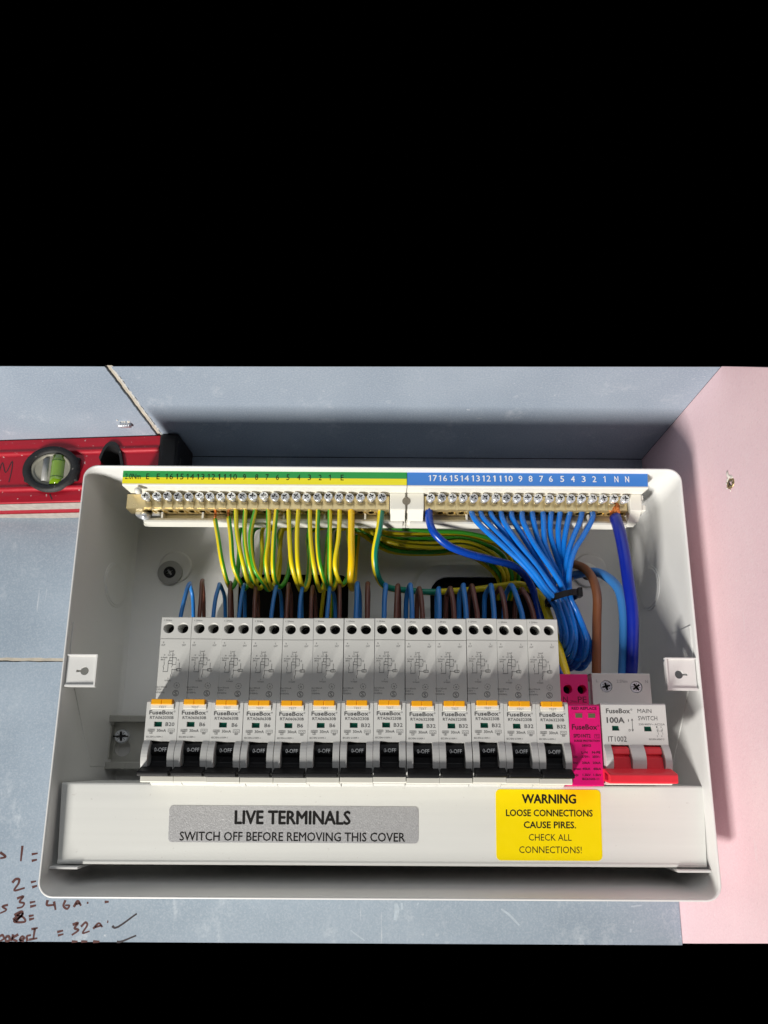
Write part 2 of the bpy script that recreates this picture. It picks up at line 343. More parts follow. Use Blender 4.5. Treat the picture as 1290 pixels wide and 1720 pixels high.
part('handwriting', b, ['marker', 'markd'], wall)
def wp(px, py): return (-120.8+px*.3913, -148.4+(1584-py)*.393)
for q, wd in (([(843, 1526), (856, 1535), (866, 1545), (873, 1552)], 1.5), ([(588, 1561), (598, 1568), (612, 1577)], .9), ([(1061, 1556), (1060, 1562)], 1.8), ([(1067, 1543), (1066, 1548)], 1.3), ([(664, 1518), (666, 1530), (663, 1545)], 3.2), ([(674, 1517), (675, 1528)], 2.2), ([(1064, 1521), (1082, 1519)], 1.3), ([(1184-40, 1566), (1184-41, 1570)], .8), ([(700, 1521), (703, 1517)], 1.2)):
    b = MB(); stroke(b, [wp(*k) for k in q], (lambda t, w_=wd: w_*(.35+.65*math.sin(math.pi*min(1, .15+t*.7)))), YW-.04, 0, sm=6 if len(q) > 2 else 0)
    part('plaster_smear', b, ['smear'], wall)
# ceiling: two boards meeting in a dusty joint that runs towards the viewer
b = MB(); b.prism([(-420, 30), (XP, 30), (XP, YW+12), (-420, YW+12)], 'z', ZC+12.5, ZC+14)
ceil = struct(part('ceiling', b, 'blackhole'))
jx0, jx1 = -36.6, -33.2          # the joint at the front edge and at the wall run nearly parallel to y
def bevel_front(mb):              # the boards' front ends are cut back at a slant
    mb.v = [(x, max(y, -14+(z-ZC)*2.4) if z > ZC+.01 else y, z) for x, y, z in mb.v]
def edge_y(x0, y0, x1, y1, n, amp): return [(x0+(x1-x0)*i/n+random.uniform(-amp, amp), y0+(y1-y0)*i/n) for i in range(n+1)]
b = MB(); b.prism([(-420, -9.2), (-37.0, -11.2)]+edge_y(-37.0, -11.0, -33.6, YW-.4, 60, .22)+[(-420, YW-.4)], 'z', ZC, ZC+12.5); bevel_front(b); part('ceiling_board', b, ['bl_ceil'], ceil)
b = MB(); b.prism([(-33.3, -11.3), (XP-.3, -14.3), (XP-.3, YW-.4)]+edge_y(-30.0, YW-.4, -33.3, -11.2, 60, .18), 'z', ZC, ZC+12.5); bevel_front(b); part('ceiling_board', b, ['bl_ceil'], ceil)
b = MB(); b.prism([(-37.3, -11.1), (-33.0, -11.2), (-29.7, YW), (-33.9, YW)], 'z', ZC+1.6, ZC+12.4); bevel_front(b); part('joint_filler', b, ['filler'], ceil)
b = MB()
for k in range(26):               # torn white paper along the right lip of the joint
    t = random.random(); y = -10+t*70; x = -33.2+(y+11)/101*3.3+.7
    b.tube([(x, y, ZC-.05), (x+random.uniform(-.3, .5), y+1.2, ZC-.25), (x+random.uniform(-.2, .4), y+2.6, ZC-.05)], .32, 5, 0, sub=2)
ea = edge_y(-33.5, -11.2, -30.2, YW-20, 90, .12); eb = [(x+.85+random.uniform(-.6, .8)*(.4+random.random()), y) for x, y in ea]
b.add([(x, y, ZC-.09) for x, y in ea]+[(x, y, ZC-.03) for x, y in eb], [[i, i+1, 91+i+1, 91+i] for i in range(90)], 0)
part('torn_paper', b, ['paper'], ceil)
# pink side wall
b = MB(); b.prism([(-14.7, ZC), (YW+12, ZC), (YW+12, -149.8), (94, -147.5), (1.3, -120.3), (-80, -96.5), (-80, 149.5), (-50.6, 171.8)], 'x', XP, XP+12.5)
pink = struct(part('side_wall', b, ['pk_wall']))

# ------------------------------------------------------------------ fixings in the boards
def screw_head(mb, org, d, R, mi=0, mc=1, h=.9, rot=.3, cross=True):
    """pozidriv head: domed disc with a recessed cross cut by real walls, its shade painted dark"""
    d = Vector(d).normalized(); a = Vector((0, 0, 1)) if abs(d.z) < .9 else Vector((1, 0, 0))
    u = a.cross(d).normalized(); v = d.cross(u); u, v = u*math.cos(rot)+v*math.sin(rot), v*math.cos(rot)-u*math.sin(rot)
    O = Vector(org); n = 24
    w_ = R*.19; l_ = R*.68
    cr = [(w_, w_), (l_, w_*.8), (l_, -w_*.8), (w_, -w_), (w_*.8, -l_), (-w_*.8, -l_), (-w_, -w_), (-l_, -w_*.8), (-l_, w_*.8), (-w_, w_), (-w_*.8, l_), (w_*.8, l_)]
    cr = cr[::-1]
    P = lambda p_, q_, hh: O+u*p_+v*q_+d*hh
    ring = [(R*math.cos(2*math.pi*k/n), R*math.sin(2*math.pi*k/n)) for k in range(n)]
    r2_ = [(p_*.86, q_*.86) for p_, q_ in ring]
    mb.add([P(p_, q_, 0) for p_, q_ in ring]+[P(p_, q_, h*.55) for p_, q_ in ring]+[P(p_, q_, h) for p_, q_ in r2_],
           [[i+k*n, (i+1) % n+k*n, (i+1) % n+(k+1)*n, i+(k+1)*n] for k in range(2) for i in range(n)], mi, True)
    if not cross:
        mb.add([P(p_, q_, h) for p_, q_ in r2_], [list(range(n))], mi); return
    flat = r2_+cr; tri = tessellate_polygon([[Vector((*q_, 0)) for q_ in r2_], [Vector((*q_, 0)) for q_ in cr]])
    mb.add([P(p_, q_, h) for p_, q_ in flat], [list(t) for t in tri], mi)
    m_ = len(cr); dp = R*.55
    mb.add([P(p_, q_, h) for p_, q_ in cr]+[P(p_*.75, q_*.75, h-dp) for p_, q_ in cr], [[i, (i+1) % m_, m_+(i+1) % m_, m_+i] for i in range(m_)]+[list(range(m_, 2*m_))], mc)
    for k in range(4):                                  # the thin ticks between the arms
        a_ = math.pi/4+k*math.pi/2; c_, s_ = math.cos(a_), math.sin(a_)
        q = [(R*.34*c_-R*.03*s_, R*.34*s_+R*.03*c_), (R*.74*c_-R*.03*s_, R*.74*s_+R*.03*c_), (R*.74*c_+R*.03*s_, R*.74*s_-R*.03*c_), (R*.34*c_+R*.03*s_, R*.34*s_-R*.03*c_)]
        mb.add([P(p_, q_, h+.02) for p_, q_ in q], [[0, 1, 2, 3]], mc)
t = thing('drywall_screw', 'brass screw head set in a torn hole in the pink board', 'screw', (XP, -11.1, 127.6))
b = MB(); screw_head(b, (XP-.1, -11.1, 127.6), (-1, -.1, .05), 3.1, 0, 1, .5, .5); part('screw_head', b, ['knurl', 'dark'], t)
b = MB()
for k in range(26):
    a = random.uniform(.2, 2.6) if k < 20 else random.uniform(0, 6.28); r_ = random.uniform(2.8, 4.0); y = -11.1+r_*.8*math.cos(a)+.9; z = 128.2+r_*1.15*math.sin(a)
    b.lathe([(0.01, .5), (.4, .35), (.75, 0)], (XP, y, z), (-1, random.uniform(-.5, .5), random.uniform(-.5, .5)), 6, smooth=False)
b.tube([(XP, -9.2, 135.6), (XP-.5, -9.6, 134), (XP, -10, 132)], .8, 6); part('torn_paper', b, ['plaster'], t)
t = thing('ceiling_screw', 'screw tip breaking through crumbled plaster beside the ceiling joint', 'screw', (-50.5, 46.7, ZC))
o_, d_ = Vector((-48.0, 47.5, ZC-.3)), Vector((-.86, -.25, -.30)).normalized()
b = MB(); b.lathe([(.01, 8.4), (1.5, 6.2), (2.0, 3.0), (2.3, -1)], o_, d_, 14, 0)
for k in range(6): b.lathe([(1.6, 0), (2.55-.12*k, .3), (1.6, .6)], o_+d_*(.2+k*1.05), d_, 14, 0)
part('screw_tip', b, ['zinc'], t)
b = MB()
for k in range(22):
    a = random.uniform(0, 6.28); r_ = random.uniform(.5, 3.6)
    b.lathe([(.02, .8), (.55, .5), (random.uniform(.6, 1.0), 0)], (-51+r_*1.3*math.cos(a)*1.1, 46.2+r_*math.sin(a)*1.2, ZC+.05), (random.uniform(-.6, .6), random.uniform(-.6, .6), -1), 6, smooth=False)
part('plaster_crumbs', b, ['plaster'], t)

# ------------------------------------------------------------------ spirit level resting on top of the box
LA = math.atan2(-8, 119)
def LV(u, dpt, z): return (-31+u*math.cos(LA)-dpt*math.sin(LA)*1, 60+u*math.sin(LA)+dpt*math.cos(LA), z)   # u runs along the level (0 at its capped end), dpt into the wall
def lv_prism(mb, prof, u0, u1, mi=0, bev=0):
    q = MB(); q.prism(prof, 'x', u0, u1, mi, bev); q.sm = [len(f) == 4 for f in q.f]; o_ = len(mb.f); mb.add([LV(*v) for v in q.v], q.f, mi)
lev = thing('spirit_level', 'red box spirit level with a green vial lying along the top of the fuse box', 'spirit level', (-31, 60, 149.5))
zt, zb = 199.6, 149.6
def ridge(zc2, up=True): return [(.3-1.5*math.cos(k*math.pi/10)**2, zc2+k*.62) for k in range(-5, 6)]
prof = [(1.2, zb), (0, zb+.8), (0, zb+5.5)]+ridge(zb+11.5)+ridge(zt-10.8)+[(0, zt-4.5), (0, zt-.8), (1.2, zt), (23.5, zt), (24.5, zt-1), (24.5, zb+1), (23.5, zb)]
HX0, HX1 = -42.5, -24.0
b = MB()
lv_prism(b, prof, -200, HX0); lv_prism(b, prof, HX1, 0)
zc_ = zb+22.0; ztop = zb+44.0
# around the hand hole: web pieces above and below the D shaped opening, built from slices
ns = 14
for i in range(ns):
    u0 = HX0+(HX1-HX0)*i/ns; u1 = HX0+(HX1-HX0)*(i+1)/ns; um = (u0+u1)/2; k = (um-HX0)/(HX1-HX0)
    h = zb+10+33.5*max(0., 1-abs((k-.42)/.62)**2.6)
    upp = [q for q in prof[14:27] if q[1] > h+.1]
    lv_prism(b, [(upp[0][0], h)]+upp+[(1.2, zt), (23.5, zt), (24.5, zt-1), (24.5, h)], u0, u1)
    lv_prism(b, prof[:10]+[(24.5, prof[9][1]), (24.5, zb+1), (23.5, zb)], u0, u1)
part('body', b, ['lred'], lev)
b = MB()                                              # dark sleeve lining the hand hole
ring = [(HX0+(HX1-HX0)*i/20, zb+10+33.5*max(0., 1-abs((i/20-.42)/.62)**2.6)) for i in range(21)]
ringo = [(u+(u-HX0-8)*.10, h+1.6) for u, h in ring]; ring = [(u-(u-HX0-8)*.06, h-1.3) for u, h in ring]
q = [LV(u, -1.5, z) for u, z in ring]+[LV(u, 20, z) for u, z in ring]+[LV(u, -1.5, z) for u, z in ringo]+[LV(u, 2, z) for u, z in ringo]
b.add(q, [[i, i+1, 21+i+1, 21+i] for i in range(20)]+[[i, i+1, 42+i+1, 42+i] for i in range(20)]+[[42+i, 42+i+1, 63+i+1, 63+i] for i in range(20)], 0)
b.add([LV(HX0, 20, zb+8), LV(HX1, 20, zb+8), LV(HX1, 20, zt-5), LV(HX0, 20, zt-5)], [[0, 1, 2, 3]], 0)
part('hand_hole', b, ['rubber'], lev)
b = MB()                                              # black rubber end cap
q = MB(); q.box(.2, 14.3, -2.0, 25.5, zb-1.2, zt-.1, 0, 2.2, 3); b.add([LV(*v) for v in q.v], q.f)
q = MB(); q.box(3, 13.2, -2.9, 0, zb+4, zt-5, 0, .8, 2); q.box(12.2, 16.0, 2, 20, zb+6, zt-17, 0, 1.2, 2); b.add([LV(*v) for v in q.v], q.f)
part('end_cap', b, ['rubber'], lev)
# vial housing
vc = (-77.5, zb+24.7)
vh = part('vial_housing', MB(), ['rubber'], lev)
def lv_ring(mb, ro, ri, d0, d1, mi, sx=1.12, sz=.93, n=40):
    A = []
    for R_, d_ in ((ro, d1), (ro, d0), (ri, d0), (ri-.6, d1)):
        A += [LV(vc[0]+R_*sx*math.cos(2*math.pi*k/n), d_, vc[1]+R_*sz*math.sin(2*math.pi*k/n)) for k in range(n)]
    mb.add(A, [[i+k*n, (i+1) % n+k*n, (i+1) % n+(k+1)*n, i+(k+1)*n] for k in range(3) for i in range(n)], mi, True)
b = MB(); lv_ring(b, 18.3, 13.6, -3.2, 4, 0)
for sgn in (-1, 1):
    q = MB(); q.box(vc[0]+sgn*17-3, vc[0]+sgn*17+3, -1.7, 2, vc[1]-9, vc[1]+9, 0, 1, 2); b.add([LV(*v) for v in q.v], q.f)
vh.data = b.mesh('vial_housing', ['rubber'], ORG[vh.name])
b = MB(); n = 40
b.add([LV(vc[0]+13.4*1.12*math.cos(2*math.pi*k/n), -1.3, vc[1]+13.4*.93*math.sin(2*math.pi*k/n)) for k in range(n)], [list(range(n))], 0)
lv_ring(b, 13.4, 11.9, -2.2, -1.3, 0); part('window', b, ['dust'], vh)
b = MB(); b.tube([LV(vc[0]+4.4, 1.9, vc[1]-11.8), LV(vc[0]+4.4, 1.9, vc[1]-8), LV(vc[0]+4.4, 1.9, vc[1]+5), LV(vc[0]+4.4, 1.9, vc[1]+10.0)], lambda t: 6.0, 18, 0, raw=True)
b.tube([LV(vc[0]-4.6, -.4, vc[1]-9), LV(vc[0]-4.6, -.4, vc[1]+8)], 2.6, 8, 2, raw=True)
for z in (-6.5, 6.0): b.tube([LV(vc[0]+4.4, 1.9, vc[1]+z-.35), LV(vc[0]+4.4, 1.9, vc[1]+z+.35)], 6.1, 18, 1, raw=True)
part('vial', b, ['vial', 'viald', 'grey'], vh)
b = MB()
MP = lambda u, v: LV(u, .18, v)
stroke(b, [(-118.5, zb+21), (-116.5, zb+32), (-113, zb+24), (-109.2, zb+33), (-108.7, zb+26), (-109.6, zb+16.5)], .75, 0, 0, MP, 4)
part('pen_mark', b, ['markd'], lev); b = MB()
stroke(b, [(-77.5, zb+6.3), (-75.3, zb+2.2)], 1.0, 0, 0, lambda u, v: LV(u, -.08, v))
part('pen_mark', b, ['markd'], lev)
b = MB()                                              # dust-caked foot of the level
q = MB(); q.box(-200, -.1, .6, 9.5, zb-.9, zb, 0, .3, 1); q.box(-200, -.1, 16.5, 24.4, zb-.9, zb, 0, .3, 1); b.add([LV(*v) for v in q.v], q.f)
part('foot', b, ['dusty'], lev)

# ------------------------------------------------------------------ the fuse box
X0, X1, ZB, ZT, YR, YB = -53.6, 311.2, -102.1, 147.4, 8.0, 80.0
box = thing('fuse_box', 'open white metal fuse box without its lid in the corner of the boards', 'fuse box', (128.8, YW, ZB))
b = MB()
rings = [(0, 8.5, YW-.6), (0, 8.5, YR+.8), (.35, 8.2, YR+.15), (.8, 8.0, YR), (1.3, 7.8, YR+.2), (1.55, 7.8, YR+1.0), (1.6, 9.0, YR+5), (1.8, 11.0, YR+16), (2.0, 11.5, YB-5), (2.6, 11.5, YB-1.6), (4.0, 11.5, YB-.1)]
n = None; vs = []
for ins, r_, y in rings:
    L_ = rrect(X0+ins, X1-ins, ZB+ins, ZT-ins, r_, 8); n = len(L_); vs += [(x, y, z+(min(3.5, max(0, y-YR-.5)*.17) if z < ZB+16 and ins > 1 else 0)) for x, z in L_]
b.add(vs, [[i+k*n, (i+1) % n+k*n, (i+1) % n+(k+1)*n, i+(k+1)*n] for k in range(len(rings)-1) for i in range(n)], 0, True)
part('shell', b, ['case'], box)
op1 = rrect(25.5, 104.5, 42, 102.5, 7); op2 = rrect(163, 243, 46, 101, 13)
b = MB(); b.plate(rrect(X0+2, X1-2, ZB+2, ZT-2, 11.5, 8), [op1, op2], YB, 1.2); 
b.add([(x, YB-.7, z) for x, z in rrect(152, 254, 36, 110, 20, 10)]+[(x, YB, z) for x, z in rrect(149, 257, 33, 113, 22, 10)], [[i, (i+1) % 44, 44+(i+1) % 44, 44+i] for i in range(44)], 0, True)
b.plate(rrect(152, 254, 36, 110, 20, 10), [op2], YB-.7, .7)
part('back_panel', b, ['case'], box)
b = MB(); b.box(20, 250, YB+6, YB+7, 30, 115, 0); part('void_shade_panel', b, ['blackhole'], box)  # solid black panel behind the cable entries; its colour stands for their shade
for sgn, xs in ((1, X0+1.95), (-1, X1-1.95)):          # pressed ribs, knockouts and lid brackets on both side walls
    t_ = .3*sgn
    poly = [(11.5, 49.6), (77, 48.6), (77, -34.2), (47.3, -34.0), (20.4, 11.2), (11.5, 33)]
    b = MB(); b.prism(poly, 'x', xs-.5*sgn, xs+t_, 0, .28, 2); part('pressed_rib', b, ['case'], box)
    b = MB()
    for R_, d_ in ((15.2, .28), (13.6, .62)):
        b.lathe([(R_, -.4), (R_, d_*.7), (R_-.5, d_)], (xs, 57.5, 86.5), (sgn, 0, 0), 36)
    part('knockout', b, ['case'], box)
    xa, xb = (X0+2.2, X0+19.6) if sgn > 0 else (X1-19.6, X1-2.2)
    hx = (xa+xb)/2+ (1.5 if sgn > 0 else -1.0)
    b = MB(); key = []
    for k in range(26):
        a = math.radians(14+ (360-28)*k/25); key.append((hx+2.4*math.cos(a)*(-1 if sgn > 0 else 1), 20.2+2.4*math.sin(a)))
    key += [(hx+(4.8 if sgn < 0 else -4.8), 20.2-.7), (hx+(4.8 if sgn < 0 else -4.8), 20.2+.7)]
    out = [(xa, 12.2), (xb, 12.2), (xb, 29.2), (xa, 29.2)]
    inner_x = xb if sgn > 0 else xa
    if sgn > 0: out = [(xa, 12.2), (xb-1.5, 12.2), (xb, 13.7), (xb, 27.7), (xb-1.5, 29.2), (xa, 29.2)]
    else: out = [(xa+1.5, 12.2), (xb, 12.2), (xb, 29.2), (xa+1.5, 29.2), (xa, 27.7), (xa, 13.7)]
    b.plate(out, [key], 9.8, 1.2); b.plate(out, [key], 11.0)
    for z0, z1 in ((11.0, 12.2), (29.0, 29.8)):          # returned flanges above and below
        b.prism([(xa if sgn > 0 else xb, 11), (inner_x, 11), (inner_x, 8.7), (xa if sgn > 0 else xb, 9.0)], 'z', z0, z1, 0)
    b.prism([(inner_x, 12.2), (inner_x, 29.0), (inner_x-.9*sgn, 29.0), (inner_x-.9*sgn, 12.2)], 'y', 8.7, 9.8)
    part('lid_bracket', b, ['case'], box)
for x, z, mw, mc in ((-23.6, 102.6, 'grey', 'black'), (275.6, 102.8, 'washer', 'dark')):   # fixing screws with washers through the back panel
    b = MB(); b.lathe([(12, -.2), (12, .5), (10.4, .8), (10, .8)], (x+3, YB, z+4.5), (0, -1, 0), 32, 0); part('dimple', b, ['case'], box)
    b = MB(); b.lathe([(8.9, .8), (8.9, 1.9), (8.3, 2.3), (3.9, 2.3)], (x, YB, z), (0, -1, 0), 32, 0); wz = part('washer', b, [mw], box, (x, YB, z))
    b = MB(); screw_head(b, (x, YB-2.3, z), (0, -1, 0), 4.2, 0, 1, 1.3, .6); part('fixing_screw', b, [mc, 'dark'], wz, (x, YB-2.3, z))
# DIN rail with its keyhole slot and screw
rail = MB(); k_ = [(-44.5+5.6*math.cos(math.radians(a)), -22.0+5.6*math.sin(math.radians(a))) for a in range(130, 411, 14)]+[(-44.5+3.4, -13), (-44.9+2.2, -10.5), (-44.9-2.2, -10.5), (-44.5-3.4, -13)]
rail.plate([(-51.4, -31), (304, -31), (304, -5), (-51.4, -5)], [k_], 73.5, 1.2)
for z0, s_ in ((-5, 1), (-31, -1)):
    rail.box(-51.4, 304, 67, 74.6, min(z0, z0+1.1*s_), max(z0, z0+1.1*s_), 0, .25, 1)
    rail.box(-53.0, 304, 66, 67.2, min(z0, z0+4.6*s_), max(z0, z0+4.6*s_), 0, .45, 2)
rail.box(-52.2, -50.6, 68.5, 74.5, -29, -7, 0, .3, 1)
for x in (-40, ): rail.box(x-1.2, x+1.2, 65.7, 66.2, -35.6, -31.4, 0, .1, 1); rail.box(x-2, x+2, 65.8, 66.2, -4.4, -1, 0, .1, 1)
rl = part('din_rail', rail, ['steel'], box)
b = MB(); screw_head(b, (-45.0, 73.3, -14.2), (0, -1, 0), 4.7, 0, 1, 2.2, .1); b.box(-50.2, -40.2, 70.95, 71.05, -14.8, -13.8, 1); part('rail_screw', b, ['zinc', 'dark'], rl, (-45, 73.3, -14.2))

# ------------------------------------------------------------------ terminal bars along the top
def flags(b, s_, x0, x1, z1, mi):                    # the little flags of the ones on the printed strips
    if s_[0] == '1': stroke(b, [(x0-.75, z1-1.05), (x0+.15, z1-.12)], .38, 12.19, mi)
    if s_ == '11': stroke(b, [(x1-1.1, z1-1.05), (x1-.25, z1-.12)], .38, 12.19, mi)
def terminal_bar(name, label, cat, lx0, lx1, screws, bar0, bar1, kind, blocks):
    t = thing(name, label, cat, ((lx0+lx1)/2, YB, 120))
    b = MB(); e0 = 6 if kind == 'earth' else 0; e1 = 6 if kind != 'earth' else 0
    hx0, hx1 = lx0+(.1 if e0 == 0 else 0), lx1
    b.prism([(12.4, 136.6), (12.4, 146.8), (14.2, 146.8), (14.2, 138.6), (36.0, 140.4), (36.0, 138.2), (22, 137.0), (13.4, 136.2)], 'x', hx0, hx1)
    b.box(hx0+e0, hx1-e1, 33.4, 36.2, 119.6, 141, 0)                     # back strip behind the bar
    b.prism([(28.5, 119.4), (28.5, 120.6), (30, 122.6), (36.2, 122.6), (36.2, 119.4)], 'x', hx0+e0+2, hx1-e1-2, 0)   # lower lip
    for x in range(int(hx0+e0)+12, int(hx1-e1)-6, 26): b.box(x, x+1.2, 29.5, 33.4, 122.4, 126.8, 0)
    for (a0, a1) in blocks: b.box(a0, a1, 21.6, 33.4, 125.6, 137.0, 0, .6, 2); b.prism([(23, 125.7), (36, 125.7), (36, 121), (28, 121)], 'x', a0+.4, a1-.4, 0)
    part('holder', b, ['white'], t)
    b = MB()
    if kind == 'earth':
        b.plate([(lx0, 141.5), (lx1, 141.5), (lx1, 146.4), (lx0, 146.4)], [], 12.28, 0, 0); b.plate([(lx0, 137.3), (lx1, 137.3), (lx1, 141.5), (lx0, 141.5)], [], 12.28, 0, 1)
        for s_, px in (('2.0Nm', 224), ('E', 249), ('E', 266.5), ('16', 286), ('15', 303.5), ('14', 321), ('13', 338.5), ('12', 356.5), ('11', 374), ('10', 393), ('9', 411), ('8', 431.5), ('7', 449), ('6', 466.5), ('5', 484), ('4', 502), ('3', 520), ('2', 538), ('1', 555), ('E', 575)):
            x = -31.4+(px-207)*.3674; wd = {1: 1.9, 2: 4.0, 5: 9.6}[len(s_)]; wd = .45 if s_ == '1' else wd
            text(b, s_, x-wd/2, x+wd/2, 140.2, 143.9, 12.2, 2); flags(b, s_, x-wd/2, x+wd/2, 143.9, 2)
        mats = ['lab_g', 'lab_y', 'inkd']
    else:
        b.plate([(lx0, 137.3), (lx1-.3, 137.3), (lx1+.2, 146.6), (lx0, 146.6)], [], 12.28, 0, 0)
        for s_, px in (('17', 728), ('16', 745), ('15', 763.5), ('14', 781.5), ('13', 800), ('12', 818), ('11', 836), ('10', 855), ('9', 874), ('8', 891), ('7', 909), ('6', 925), ('5', 944), ('4', 962), ('3', 980), ('2', 998), ('1', 1016), ('N', 1035), ('N', 1053)):
            x = -31.4+(px-207)*.3674; wd = {1: 2.3, 2: 4.3}[len(s_)]; wd = .45 if s_ == '1' else wd
            text(b, s_, x-wd/2, x+wd/2, 140.1, 144.0, 12.2, 1, .012); flags(b, s_, x-wd/2, x+wd/2, 144.0, 1)
        mats = ['lab_b', 'inkwb']
    part('label_strip', b, mats, t)
    b = MB(); b.box(bar0, bar1, 24.6, 32.6, 126.6, 136.4, 0, .35, 2)
    for x in screws:                                                     # clamp holes below, their shade painted as flat dark discs, with scraps of thread
        b.lathe([(1.75, .03), (2.05, .05), (2.15, -.02)], (x, 28.4, 126.6), (0, 0, -1), 14, 2); b.add([(x+1.7*math.cos(a*.449), 28.4+1.7*math.sin(a*.449), 126.57) for a in range(14)], [list(range(14))], 1)
        b.tube([(x+2.0, 27.6, 126.6), (x+2.9, 28.6, 126.4), (x+3.6, 30.3, 126.5)], .42, 5, 2, sub=3)
        b.prism([(x-2.3, 126.9), (x+2.3, 126.9), (x+2.0, 131), (x-2.0, 131)], 'y', 23.9, 24.6, 0)
    part('bar', b, ['brass', 'dark', 'brassy'], t)
    b = MB(); b.lathe([(1.9, -1.5), (1.9, 3.4)], (0, 0, 0), (0, -1, 0), 12, 0); screw_head(b, (0, -3.2, 0), (0, -1, -.18), 2.75, 0, 1, 1.4, 0); me = b.mesh('terminal_screw', ['zinc', 'dark'])
    for x in screws:
        o = link('terminal_screw', me, t, (x, 24.2, 133.2+random.uniform(-.25, .25))); o.rotation_euler = (random.uniform(-.06, .06), random.uniform(0, 6.28), random.uniform(-.06, .06))
    return t
es = [-19.9+i*(148.2/22) for i in range(23)]; ns_ = [158.9+i*(122.0/18) for i in range(19)]
earth_bar = terminal_bar('earth_terminal_bar', 'earth terminal bar under the green and yellow numbered strip', 'terminal bar', -31.4, 143.6, es, -33.6, 133.0, 'earth', [(133.4, 143.3)])
neut_bar = terminal_bar('neutral_terminal_bar', 'neutral terminal bar under the blue numbered strip', 'terminal bar', 143.9, 292.2, ns_, 155.2, 284.0, 'neutral', [(144.2, 154.8), (284.4, 292.0)])
b = MB(); b.box(290.6, 294.6, 22.4, 33, 126.2, 130.2, 0, .6, 2); b.box(290.6, 293.6, 22.4, 33, 133.6, 136.8, 0, .6, 2); part('end_lug', b, ['white'], neut_bar)
b = MB(); b.lathe([(.02, 5.2), (2.2, 4.6), (3.0, 2), (3.1, 0)], (-22.5, 31, 124.0), (-.3, -1, -.3), 16, 0); b.box(-30, -14, 30, 36, 124.6, 128, 0, .6, 2); part('bar_screw', b, ['zinc', 'zinc'], earth_bar)
b = MB(); b.lathe([(.02, 3.4), (1.8, 2.6), (2.4, 0)], (-21.0, 14, 133.6), (-.5, -.7, -.5), 14, 0); part('moulded_nub', b, ['white'], earth_bar)
b = MB(); b.add([(143.7+2.6*math.cos(k*.3), 21.4, 131.2+2.6*math.sin(k*.3)) for k in range(21)], [list(range(21))], 0); b.box(143.45, 143.95, 21.3, 30, 125.4, 137, 0); part('fixing_slot', b, ['slot'], neut_bar)  # flat disc and strip, the hole's shade painted on

